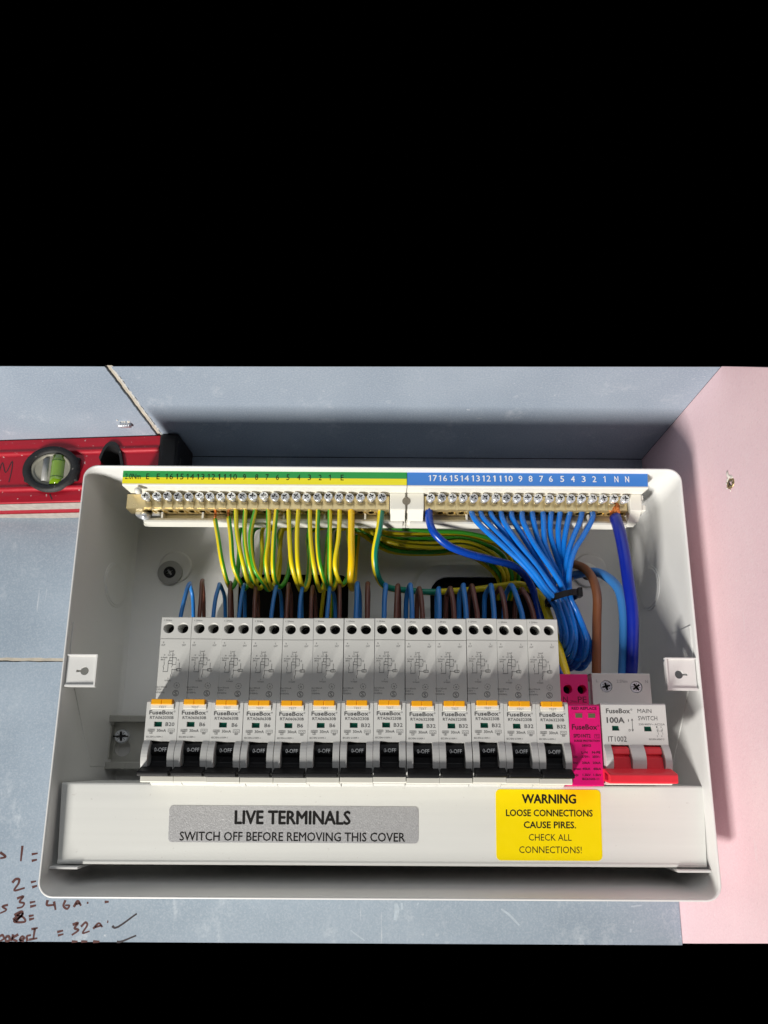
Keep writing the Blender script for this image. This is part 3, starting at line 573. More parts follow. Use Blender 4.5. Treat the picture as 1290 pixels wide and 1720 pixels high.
# ------------------------------------------------------------------ breakers
P = 17.8
def z_sh(u): return 52.4-(u/8.6-12)*.35          # printed positions on the shoulder
def x_sh(u): return (u-160)*.0405
def rcbo_parts(t, model, rating, W=17.8):
    """local frame: left edge of the module at x=0; returns nothing, fills the thing t whose base is (8.9, 66, -18)"""
    org = ORG[t.name]; ox = org[0]-8.9
    def fin(name, mb, mats, parent=t, sub=None):
        mb.v = [(x+ox, y, z) for x, y, z in mb.v]
        return part(name, mb, mats, parent, org if sub is None else (sub[0]+ox, sub[1], sub[2]))
    a, c = .12, W-.12
    b = MB()
    h1, h2 = (4.5, 46.1), (12.8, 46.1)
    b.plate([(a, 39.8), (c, 39.8), (c, 52.4), (a, 52.4)], [circ(*h1, 3.2), circ(*h2, 3.2)], 11.3)
    b.plate([(a, 2.6), (c, 2.6), (c, 39.6), (a, 39.6)], [], 11.5)
    for h in (h1, h2): b.lathe([(3.2, 0), (2.95, -.7), (2.9, -11)], (h[0], 11.3, h[1]), (0, -1, 0), 20, 0, cap=False)
    b.prism([(11.32, 39.8), (11.32, 52.38), (12.2, 52.9), (66, 52.9), (66, -63), (19, -63), (18.4, -45.2), (12.6, -42.2), (12.6, -40), (14.2, -40), (14.2, 2.6), (11.52, 2.62), (11.52, 39.62)], 'x', a, a+.05)
    b.prism([(11.32, 39.8), (11.32, 52.38), (12.2, 52.9), (66, 52.9), (66, -63), (19, -63), (18.4, -45.2), (12.6, -42.2), (12.6, -40), (14.2, -40), (14.2, 2.6), (11.52, 2.62), (11.52, 39.62)], 'x', c-.05, c)
    b.add([(a, 11.3, 52.4), (c, 11.3, 52.4), (c, 12.2, 52.9), (a, 12.2, 52.9), (c, 66, 52.9), (a, 66, 52.9), (a, 66, -63), (c, 66, -63), (a, 19, -63), (c, 19, -63), (a, 18.4, -45.2), (c, 18.4, -45.2), (a, 12.6, -42.2), (c, 12.6, -42.2), (a, 12.6, -40), (c, 12.6, -40)],
          [[0, 1, 2, 3], [3, 2, 4, 5], [5, 4, 7, 6], [6, 7, 9, 8], [8, 9, 11, 10], [10, 11, 13, 12], [12, 13, 15, 14]], 0)
    b.box(a+.1, c-.1, 23, 64, -38, 51, 0)
    fin('body', b, ['plastic'])
    b = MB(); wx0, wx1, wz0, wz1 = 4.9, 9.2, -11.8, -9.0
    b.plate([(a, -19.2), (c, -19.2), (c, -2.2), (a, -2.2)], [[(wx0, wz0), (wx1, wz0), (wx1, wz1), (wx0, wz1)]], 0, 1.3)
    b.prism([(0, -2.2), (.1, 1.7), (1.1, 2.9), (14, 2.9), (14, -2.2)], 'x', a, 2.2, 0); b.prism([(0, -2.2), (.1, 1.7), (1.1, 2.9), (14, 2.9), (14, -2.2)], 'x', 15.6, c, 0)
    b.box(2.2, 15.6, 1.5, 14, -2.2, 2.6, 0)
    b.box(a+.02, c-.02, 1.35, 14, -18.8, -2.3, 0)
    ch = [(.02, -19.2)]+[(-2.9*math.sin(math.pi*k/10)**.8, -19.4-17.6*k/10) for k in range(0, 11)]+[(0, -40.6), (13, -40.6), (13, -19.2)]
    b.prism(ch, 'x', a, 3.7, 0, .35, 2); b.prism(ch, 'x', 14.1, c, 0, .35, 2)
    b.prism([(0, -38.0), (-.8, -38.3), (-.8, -40.9), (0, -41.4), (13, -41.4), (13, -38)], 'x', a+.02, c-.02, 1)
    b.prism([(.05, -19.2), (4.5, -20.0), (13, -20), (13, -19.2)], 'x', 3.7, 14.1, 0)
    fin('front_housing', b, ['nose', 'white'])
    b = MB(); b.plate([(wx0, wz0), (wx1, wz0), (wx1, wz1), (wx0, wz1)], [], 1.2); fin('indicator_window', b, ['green'])
    b = MB(); b.box(2.5, 15.3, -.7, 3, -2.1, .7, 1, .2, 1); b.box(3.0, 8.55, -1.5, 2, .2, 3.3, 0, .35, 2); b.box(8.75, 14.4, -1.5, 2, .2, 3.3, 0, .35, 2); b.box(8.4, 8.9, -1.15, 2, .4, 3.1, 0)
    b.box(8.1, 9.3, -1.54, -1.4, 2.6, 2.9, 0)
    text(b, 'TEST', 7.0, 11.1, -1.7, -.5, -.75, 2)
    fin('test_button', b, ['orange', 'white', 'inkl'])
    b = MB()
    b.prism([(9, -19.6), (2.6, -20.0), (1.2, -21.2), (.6, -24), (1.0, -26.3), (1.9, -27.2), (1.9, -30.6), (1.0, -31.6), (-.4, -33.4), (2, -38), (9, -38)], 'x', 4.0, 13.8, 0, .25, 1)
    b.prism([(1.5, -32.6), (-1.2, -32.7), (-7.0, -35.5), (-7.5, -36.0), (-7.1, -37.6), (-6.2, -38.0), (1.5, -37.4)], 'x', .55, 17.25, 0, .35, 2)
    tg = fin('toggle', b, ['black'], t)
    b = MB(); text(b, '0-OFF', 5.9, 12.5, -25.1, -23.0, .50, 0); fin('toggle_marking', b, ['inkw'], tg)
    for k, h in enumerate((h1, h2)):
        q = MB(); screw_head(q, (h[0], 19.5, h[1]), (0, -1, 0), 2.85, 0, 0, .8, .4+k*1.1); fin('terminal_screw', q, ['black'], t)
    # print
    b = MB(); y = 11.24; yl = 11.44
    text(b, '1.2Nm', x_sh(195), x_sh(310), z_sh(156), z_sh(134), y, 0)
    for s_, u, v in (('N', 212, 480), ('OUT', 212, 520), ('L', 505, 480), ('OUT', 505, 520)): wd = 14 if len(s_) == 1 else 54; text(b, s_, x_sh(u-wd/2), x_sh(u+wd/2), z_sh(v), z_sh(v-24), yl, 0)
    text(b, 'Load', x_sh(303), x_sh(368), z_sh(604), z_sh(582), yl, 0); text(b, 'N', x_sh(303), x_sh(318), z_sh(632), z_sh(612), yl, 0); text(b, 'L', x_sh(352), x_sh(364), z_sh(632), z_sh(612), yl, 0)
    text(b, 'OUT OUT', x_sh(285), x_sh(385), z_sh(664), z_sh(644), yl, 0); text(b, 'N', x_sh(232), x_sh(248), z_sh(662), z_sh(640), yl, 0)
    text(b, 'In-Supply', x_sh(190), x_sh(285), z_sh(696), z_sh(676), yl, 0); text(b, '(Blue)', x_sh(190), x_sh(252), z_sh(728), z_sh(708), yl, 0)
    lw = .27
    def Q(pts): stroke(b, [(x_sh(u), z_sh(v)) for u, v in pts], lw, yl, 0)
    for pts in ([(240, 745), (245, 790), (230, 820), (242, 850), (232, 890), (300, 890)], [(300, 735), (300, 890)], [(300, 735), (358, 735)], [(300, 775), (358, 775)], [(318, 680), (318, 735)], [(358, 620), (358, 800)], [(318, 690), (410, 690)],
                [(410, 690), (410, 715)], [(410, 745), (410, 790), (358, 790)], [(360, 850), (360, 915), (345, 940), (352, 970)], [(360, 862), (425, 862)], [(425, 845), (425, 880)], [(460, 760), (460, 845)], [(360, 800), (352, 830)]): Q(pts)
    frame(b, x_sh(428), x_sh(488), z_sh(880), z_sh(845), lw, yl); frame(b, x_sh(445), x_sh(468), z_sh(880), z_sh(845), lw, yl); text(b, '-|-E', x_sh(405), x_sh(450), z_sh(732), z_sh(710), yl, 0)
    text(b, 'L', x_sh(308), x_sh(320), z_sh(996), z_sh(974), yl, 0); text(b, 'In-Supply', x_sh(270), x_sh(360), z_sh(1026), z_sh(1004), yl, 0)
    text(b, 'I\u0394n=30mA', x_sh(150), x_sh(310), z_sh(1120), z_sh(1096), yl, 0); text(b, '230V ~', x_sh(155), x_sh(270), z_sh(1156), z_sh(1132), yl, 0); text(b, '50/60Hz', x_sh(150), x_sh(280), z_sh(1196), z_sh(1172), yl, 0)
    cc = [(x_sh(437)+1.62*math.cos(k*.3142), z_sh(1195)+1.62*math.sin(k*.3142)) for k in range(21)]; stroke(b, cc, .3, yl); text(b, 'S', x_sh(437)-.8, x_sh(437)+.8, z_sh(1195)-1.1, z_sh(1195)+1.1, yl, 0)
    for k in range(8):
        a0 = k*math.pi/4; r_ = 1.6; line(b, x_sh(445)+r_*math.cos(a0), z_sh(1085)+r_*math.sin(a0), x_sh(445)+r_*math.cos(a0+.5), z_sh(1085)+r_*math.sin(a0+.5), .22, yl)
    text(b, 'a', x_sh(432), x_sh(458), z_sh(1097), z_sh(1075), yl, 0)
    y = -.06
    text(b, 'FuseBox', 1.9, 14.9, -5.1, -3.0, y, 0, .025); stroke(b, [(15.6+.35*math.cos(k*.7), -3.5+.35*math.sin(k*.7)) for k in range(10)], .16, y)
    text(b, model, 2.4, 15.3, -7.6, -6.1, y, 0, .008)
    wd = 5.0 if len(rating) == 3 else 3.3; text(b, rating, 11.2 if wd > 4 else 11.9, 16.0 if wd > 4 else 15.0, -11.4, -9.5, y, 0, .012)
    text(b, '30mA', 6.7, 11.6, -14.6, -13.1, y, 0, .008)
    frame(b, 1.9, 5.4, -14.3, -13.1, .14, y); text(b, '6000', 2.2, 5.1, -14.1, -13.3, y, 0); frame(b, 2.9, 4.4, -15.5, -14.3, .14, y); text(b, '3', 3.3, 4.0, -15.3, -14.5, y, 0)
    frame(b, 12.8, 16.3, -14.6, -13.0, .14, y); stroke(b, [(13.1, -14.0), (13.6, -13.5), (14.2, -14.1), (14.8, -13.5), (15.4, -14.1), (15.9, -13.6)], .18, y); frame(b, 13.8, 15.3, -15.7, -14.6, .14, y); text(b, 'BS', 14.0, 15.1, -15.5, -14.8, y, 0)
    text(b, 'IEC/EN 61009-1', 1.2, 9.9, -17.7, -16.8, y, 0)
    fin('print', b, ['ink'])
RG = 'row of residual current breakers on the rail'
ords = ['first', 'second', 'third', 'fourth', 'fifth', 'sixth', 'seventh']
spec = [('RTA062030B', 'B20')]+[('RTA060630B', 'B6')]*5+[('RTA063230B', 'B32')]*7
labs = ['breaker marked B20 with black toggle at the left end of the row']
labs += ['breaker marked B6 right beside the B20 breaker', 'second from the left of the five breakers marked B6', 'middle one of the five breakers marked B6', 'fourth from the left of the five breakers marked B6', 'breaker marked B6 directly left of the first B32 breaker']
labs += ['breaker marked B32 right beside the last B6 breaker', 'second from the left of the seven breakers marked B32', 'third from the left of the seven breakers marked B32', 'middle one of the seven breakers marked B32', 'third from the right of the seven breakers marked B32', 'second from the right of the seven breakers marked B32', 'breaker marked B32 directly beside the magenta surge protector']
protos = {}
for i, (mdl, rt) in enumerate(spec):
    org = (P*i+8.9, 66, -18)
    if rt not in protos:
        t = thing('circuit_breaker', labs[i], 'circuit breaker', org, RG); rcbo_parts(t, mdl, rt); protos[rt] = t
    else:
        t = copy_tree(protos[rt]); org = (org[0]+random.uniform(-.06, .06), org[1]+random.uniform(-.25, .25), org[2]+random.uniform(-.22, .22)); t.location = [c*S for c in org]; t.rotation_euler = (random.uniform(-.004, .004), 0, random.uniform(-.003, .003)); ORG[t.name] = org; t['label'] = labs[i]

# surge protector
sp = thing('surge_protector', 'magenta surge protector module between the breakers and the main switch', 'surge protector', (240.3, 66, -18))
a, c = 231.6, 248.8
b = MB(); h1, h2 = (237.0, 12.0), (245.2, 12.0); ys = 15.5
b.plate([(a, 1), (c, 1), (c, 20.4), (a, 20.4)], [circ(*h1, 2.75), circ(*h2, 2.75)], ys)
for h in (h1, h2): b.lathe([(2.75, 0), (2.6, -.5), (2.5, -9)], (h[0], ys, h[1]), (0, -1, 0), 20, 0, cap=False)
prf = [(ys, 1), (ys, 20.4), (ys+.8, 21), (66, 21), (66, -63), (19, -63), (19, -41), (12, -41), (12, 1)]
b.prism(prf, 'x', a, a+.05); b.prism(prf, 'x', c-.05, c); b.prism([(ys+9, -62), (ys+9, 20.6), (65.9, 20.6), (65.9, -62)], 'x', a+.1, c-.1); b.prism([(ys+.02, 20.42), (ys+.8, 21), (ys+12, 21), (ys+12, 20.4)], 'x', a, c)
part('body', b, ['magenta'], sp)
b = MB()
b.prism([(0, -41.6), (0, .9), (.8, 1.8), (16, 1.8), (16, -42.2), (.6, -42.2)], 'x', a+.1, c-.1, 0, .3, 2)
part('plug_module', b, ['magenta'], sp)
for x0, x1 in ((234.7, 239.2), (241.7, 246.3)):
    b = MB(); b.box(x0, x1, -.12, .4, -6.0, -2.8, 0, .08, 1); b.box(x0+.5, x1-.3, -.16, .2, -5.6, -3.2, 1); part('status_window', b, ['olive', 'green'] if False else ['magenta', 'olive'], sp)
for k, h in enumerate((h1, h2)):
    q = MB(); screw_head(q, (h[0], 21.5, h[1]), (0, -1, 0), 2.4, 0, 0, .8, .4); part('terminal_screw', q, ['black'], sp)
b = MB(); y = ys-.06
text(b, 'N', 234.0, 236.6, 4.4, 7.8, y); text(b, 'PE', 242.4, 247.4, 4.4, 7.8, y); text(b, '1.2Nm', 237.0, 241.6, 4.3, 5.6, y)
y = -.06
text(b, 'RED REPLACE', 233.4, 247.0, -1.2, .25, y, 0, .03); text(b, 'FuseBox', 233.0, 246.6, -12.0, -9.3, y, 0, .025); stroke(b, [(247.4+.4*math.cos(k*.7), -9.9+.4*math.sin(k*.7)) for k in range(10)], .18, y)
text(b, 'SPD1NT2', 233.6, 242.8, -16.3, -14.5, y, 0, .025); frame(b, 245.0, 247.8, -16.6, -14.6, .16, y); text(b, 'T2', 245.5, 247.3, -16.2, -15.0, y)
text(b, 'SURGE PROTECTION', 233.8, 247.6, -18.6, -17.6, y, 0, .03); text(b, 'DEVICE', 238.0, 242.8, -21.2, -20.1, y, 0, .03); text(b, 'L-N', 237.4, 240.6, -24.9, -23.7, y, 0, .03); text(b, 'N-PE', 243.2, 247.6, -24.9, -23.7, y, 0, .03)
for z, q in ((-27.2, ('Uc:', '275V~', '255V~')), (-30.4, ('In:', '20kA', '20kA')), (-33.6, ('Imax:', '40kA', '40kA')), (-36.8, ('Up:', '1.3kV', '1.5kV'))):
    wd = 3.9 if q[0] == 'Imax:' else 2.3
    text(b, q[0], 232.8, 232.8+wd, z, z+1.15, y, 0, .03); text(b, q[1], 237.4, 241.6, z, z+1.15, y, 0, .03); text(b, q[2], 243.2, 247.4, z, z+1.15, y, 0, .03)
text(b, 'IEC61643-11', 237.0, 246.0, -38.9, -37.8, y, 0, .03)
part('print', b, ['inkm'], sp)

# main switch
ms = thing('main_switch', 'pale grey double width main switch with one red lever bar', 'switch', (267.3, 66, -18))
a, c = 249.6, 285.0; ys = 15.0
b = MB(); h1, h2 = (259.2, 13.8), (276.6, 13.5)
b.plate([(a+1.4, 1), (c, 1), (c, 21), (a+1.4, 21)], [circ(*h1, 3.6, 24), circ(*h2, 3.6, 24)], ys)
for h in (h1, h2): b.lathe([(3.6, 0), (3.5, -.4), (3.5, -5)], (h[0], ys, h[1]), (0, -1, 0), 24, 0, cap=False)
prf = [(ys, 1), (ys, 21), (ys+.6, 21.5), (66, 21.5), (66, -63), (19, -63), (19, -41), (12, -41), (12, 1)]
b.prism(prf, 'x', a+1.4, a+1.45); b.prism(prf, 'x', c-.05, c); b.prism([(ys+5, -62), (ys+5, 21), (65.9, 21), (65.9, -62)], 'x', a+1.5, c-.1); b.prism([(ys+.02, 21.02), (ys+.6, 21.5), (ys+8, 21.5), (ys+8, 21)], 'x', a+1.4, c)
b.box(a+.2, a+1.4, 19, 66, -62, 17, 0)
part('body', b, ['plastic'], ms)
wins = [(254.9, 258.9, -12.5, -9.8), (272.4, 276.6, -12.8, -10.1)]
b = MB(); b.plate([(a, -20.0), (c, -20.0), (c, 1.6), (a, 1.6)], [[(q[0], q[2]), (q[1], q[2]), (q[1], q[3]), (q[0], q[3])] for q in wins], 0, 1.3)
b.prism([(0, 1.6), (.7, 2.4), (14, 2.4), (14, 1.5)], 'x', a, c); b.box(a+.02, c-.02, 1.35, 15, -19.9, 1.5, 0)
ch = [(.02, -20.0)]+[(-2.9*math.sin(math.pi*k/10)**.8, -20.2-16.8*k/10) for k in range(0, 11)]+[(0, -40.6), (13, -40.6), (13, -20.0)]
for x0, x1 in ((a, 253.6), (263.7, 271.3), (281.2, c)): b.prism(ch, 'x', x0, x1, 0, .35, 2)
b.prism([(.05, -20), (4.5, -20.8), (13, -20.8), (13, -20)], 'x', a+.3, c-.3)
b.prism([(0, -38.0), (-.6, -38.3), (-.6, -40.9), (0, -41.3), (13, -41.3), (13, -38)], 'x', a+.02, c-.02, 1)
part('front_housing', b, ['nose', 'white'], ms)
for q in wins:
    b = MB(); b.plate([(q[0], q[2]), (q[1], q[2]), (q[1], q[3]), (q[0], q[3])], [], 1.2); part('indicator_window', b, ['green'], ms)
b = MB()
for x0, x1 in ((254.0, 263.3), (271.7, 280.8)):
    b.prism([(9, -20.6), (1.2, -21.0), (-.4, -22.2), (-1.0, -25), (.2, -25.6), (.2, -26.6), (-1.3, -27.0), (-1.6, -30.6), (-1.8, -33.4), (2, -38), (9, -38)], 'x', x0, x1, 0, .25, 1)
bar_ = [(1.0, -32.6), (-2.2, -32.8), (-8.2, -35.2), (-8.8, -36.0), (-8.6, -39.8), (-7.9, -40.4), (1.0, -39.4)]
b.prism(bar_, 'x', 248.4, 284.4, 0, .5, 2)
b.prism([(-3, -35.0), (-6.6, -36.4), (-6.6, -38.8), (-3, -38.4)], 'x', 248.1, 248.5, 1)
part('lever', b, ['red', 'lred'], ms)
for k, h in enumerate((h1, h2)):
    q = MB(); screw_head(q, (h[0], ys+1.6, h[1]), (0, -1, 0), 3.4, 0, 1, 1.5, .25+k*.4); part('terminal_screw', q, ['zinc', 'dark'], ms)
b = MB(); y = ys-.06
text(b, 'L', 253.4, 254.6, 16.2, 17.8, y, 1); text(b, '2.5Nm', 265.4, 271.6, 15.9, 17.7, y, 1); text(b, 'N', 282.0, 283.5, 15.9, 17.6, y, 1)
y = -.06
text(b, 'FuseBox', 252.2, 265.2, -3.0, -.5, y, 0, .022); stroke(b, [(266.1+.4*math.cos(k*.7), -1.0+.4*math.sin(k*.7)) for k in range(10)], .18, y)
text(b, 'MAIN', 269.4, 277.1, -2.8, -.6, y); text(b, 'SWITCH', 269.5, 280.0, -6.8, -4.5, y); text(b, '100A', 252.3, 261.8, -8.3, -5.3, y, 0, .032); text(b, '230/400V~ AC22A', 269.5, 283.8, -9.5, -8.5, y)
text(b, 'IT1002', 252.4, 262.4, -18.4, -15.6, y, 0, .006); text(b, 'I', 263.9, 264.3, -7.6, -6.3, y); text(b, '0', 263.8, 264.9, -12.9, -11.6, y)
line(b, 266.1, -12.6, 266.1, -6.3, .28, y); stroke(b, [(265.6, -11.8), (266.1, -12.9), (266.6, -11.8)], .28, y); stroke(b, [(265.6, -7.0), (266.1, -6.0), (266.6, -7.0)], .28, y)
for x in (279.9, 282.3):
    stroke(b, [(x, -11.0), (x, -11.8), (x-.5, -13.2)], .16, y); line(b, x, -13.3, x, -14.6, .16, y); stroke(b, [(x-.35+.35*math.cos(k*.7), -12.2+.35*math.sin(k*.7)) for k in range(10)], .12, y)
line(b, 279.5, -12.6, 282.0, -12.6, .14, y)
for s_, x, z in (('1', 279.3, -10.9), ('3', 281.6, -10.9), ('2', 279.3, -15.8), ('4', 281.6, -15.8)): text(b, s_, x-.3, x+.3, z, z+.9, y)
text(b, 'IEC/EN 60947-3', 274.6, 282.8, -17.5, -16.6, y)
part('print', b, ['ink', 'inkl'], ms)

# ------------------------------------------------------------------ lower terminal cover with its stickers
cv = thing('terminal_cover', 'white metal strip below the breakers with a silver and a yellow sticker', 'cover', (129.5, 16, -86))
def CV(u, v, d=0.0):
    y = 15.4+(-43.4-v)*1/42.6; k = 1+(3.4-(-43.4-v)*3/42.6)/(324+(-43.4-v)*4/42.6)
    return (129.9+(u-129.9)*k, y-d, -29.5+(v+29.5)*k)
b = MB()
q = MB(); prf = [(40, -42.2), (1.1, -42.2), (.25, -42.45), (0, -43.2), (0, -83.6), (-.35, -84.6), (-.2, -85.6), (.5, -86.1), (1.4, -86.1), (40, -86.1)]
xs_ = [-48.4, 308.2]
vs = [CV(x, v, -d) for x in xs_ for d, v in prf]
n = len(prf); b.add(vs, [[i, i+1, n+i+1, n+i] for i in range(n-1)], 0)
b.add([CV(x, v, -d) for x in (-48.4,) for d, v in ((0, -43.2), (0, -83.6), (3, -83.6), (3, -43.2))], [[0, 1, 2, 3]], 0)
b.add([CV(x, v, -d) for x in (308.2,) for d, v in ((0, -43.2), (0, -83.6), (30, -83.6), (30, -43.2))], [[0, 1, 2, 3]], 0)
part('plate', b, ['cover'], cv)
def sticker(name, x0, x1, z0, z1, r_, m_):
    b = MB(); L_ = rrect(x0, x1, z0, z1, r_, 6); k = len(L_)
    b.add([CV(x, z, .16) for x, z in L_], [list(range(k))], 0); b.add([CV(x, z, .16) for x, z in L_]+[CV(x, z, .01) for x, z in L_], [[i, (i+1) % k, k+(i+1) % k, k+i] for i in range(k)], 0)
    return part(name, b, [m_], cv)
CP_ = lambda u, v: CV(u, v, .2)
s1 = sticker('silver_sticker', 11.9, 149.8, -74.1, -54.3, 2.2, 'stk_s')
b = MB(); text(b, 'LIVE TERMINALS', 48.4, 112.0, -64.0, -56.9, 0, 0, .03, CP_); text(b, 'SWITCH OFF BEFORE REMOVING THIS COVER', 18.2, 142.3, -73.1, -68.4, 0, 0, .012, CP_); part('lettering', b, ['inkd'], s1)
s2 = sticker('yellow_sticker', 192.6, 250.9, -82.8, -44.5, 2.6, 'stk_y')
b = MB()
for s_, x0, x1, z0, z1, bo in (('WARNING', 207.3, 237.0, -52.0, -47.2, .03), ('LOOSE CONNECTIONS', 198.3, 246.1, -59.0, -55.5, .022), ('CAUSE PIRES.', 208.0, 236.7, -65.4, -61.9, .022), ('CHECK ALL', 210.6, 234.2, -72.1, -68.6, 0), ('CONNECTIONS!', 205.2, 239.6, -78.8, -75.2, 0)):
    text(b, s_, x0, x1, z0, z1, 0, 0, bo, CP_)
part('lettering', b, ['inkd'], s2)
# cover rest lips at the two lower corners of the box
for xa, xb in ((-51.8, -36), (291, 309.4)):
    b = MB(); b.box(xa, xb, 14, 30, -88.4, -87.0, 0, .3, 1); part('cover_rest', b, ['case'], box)

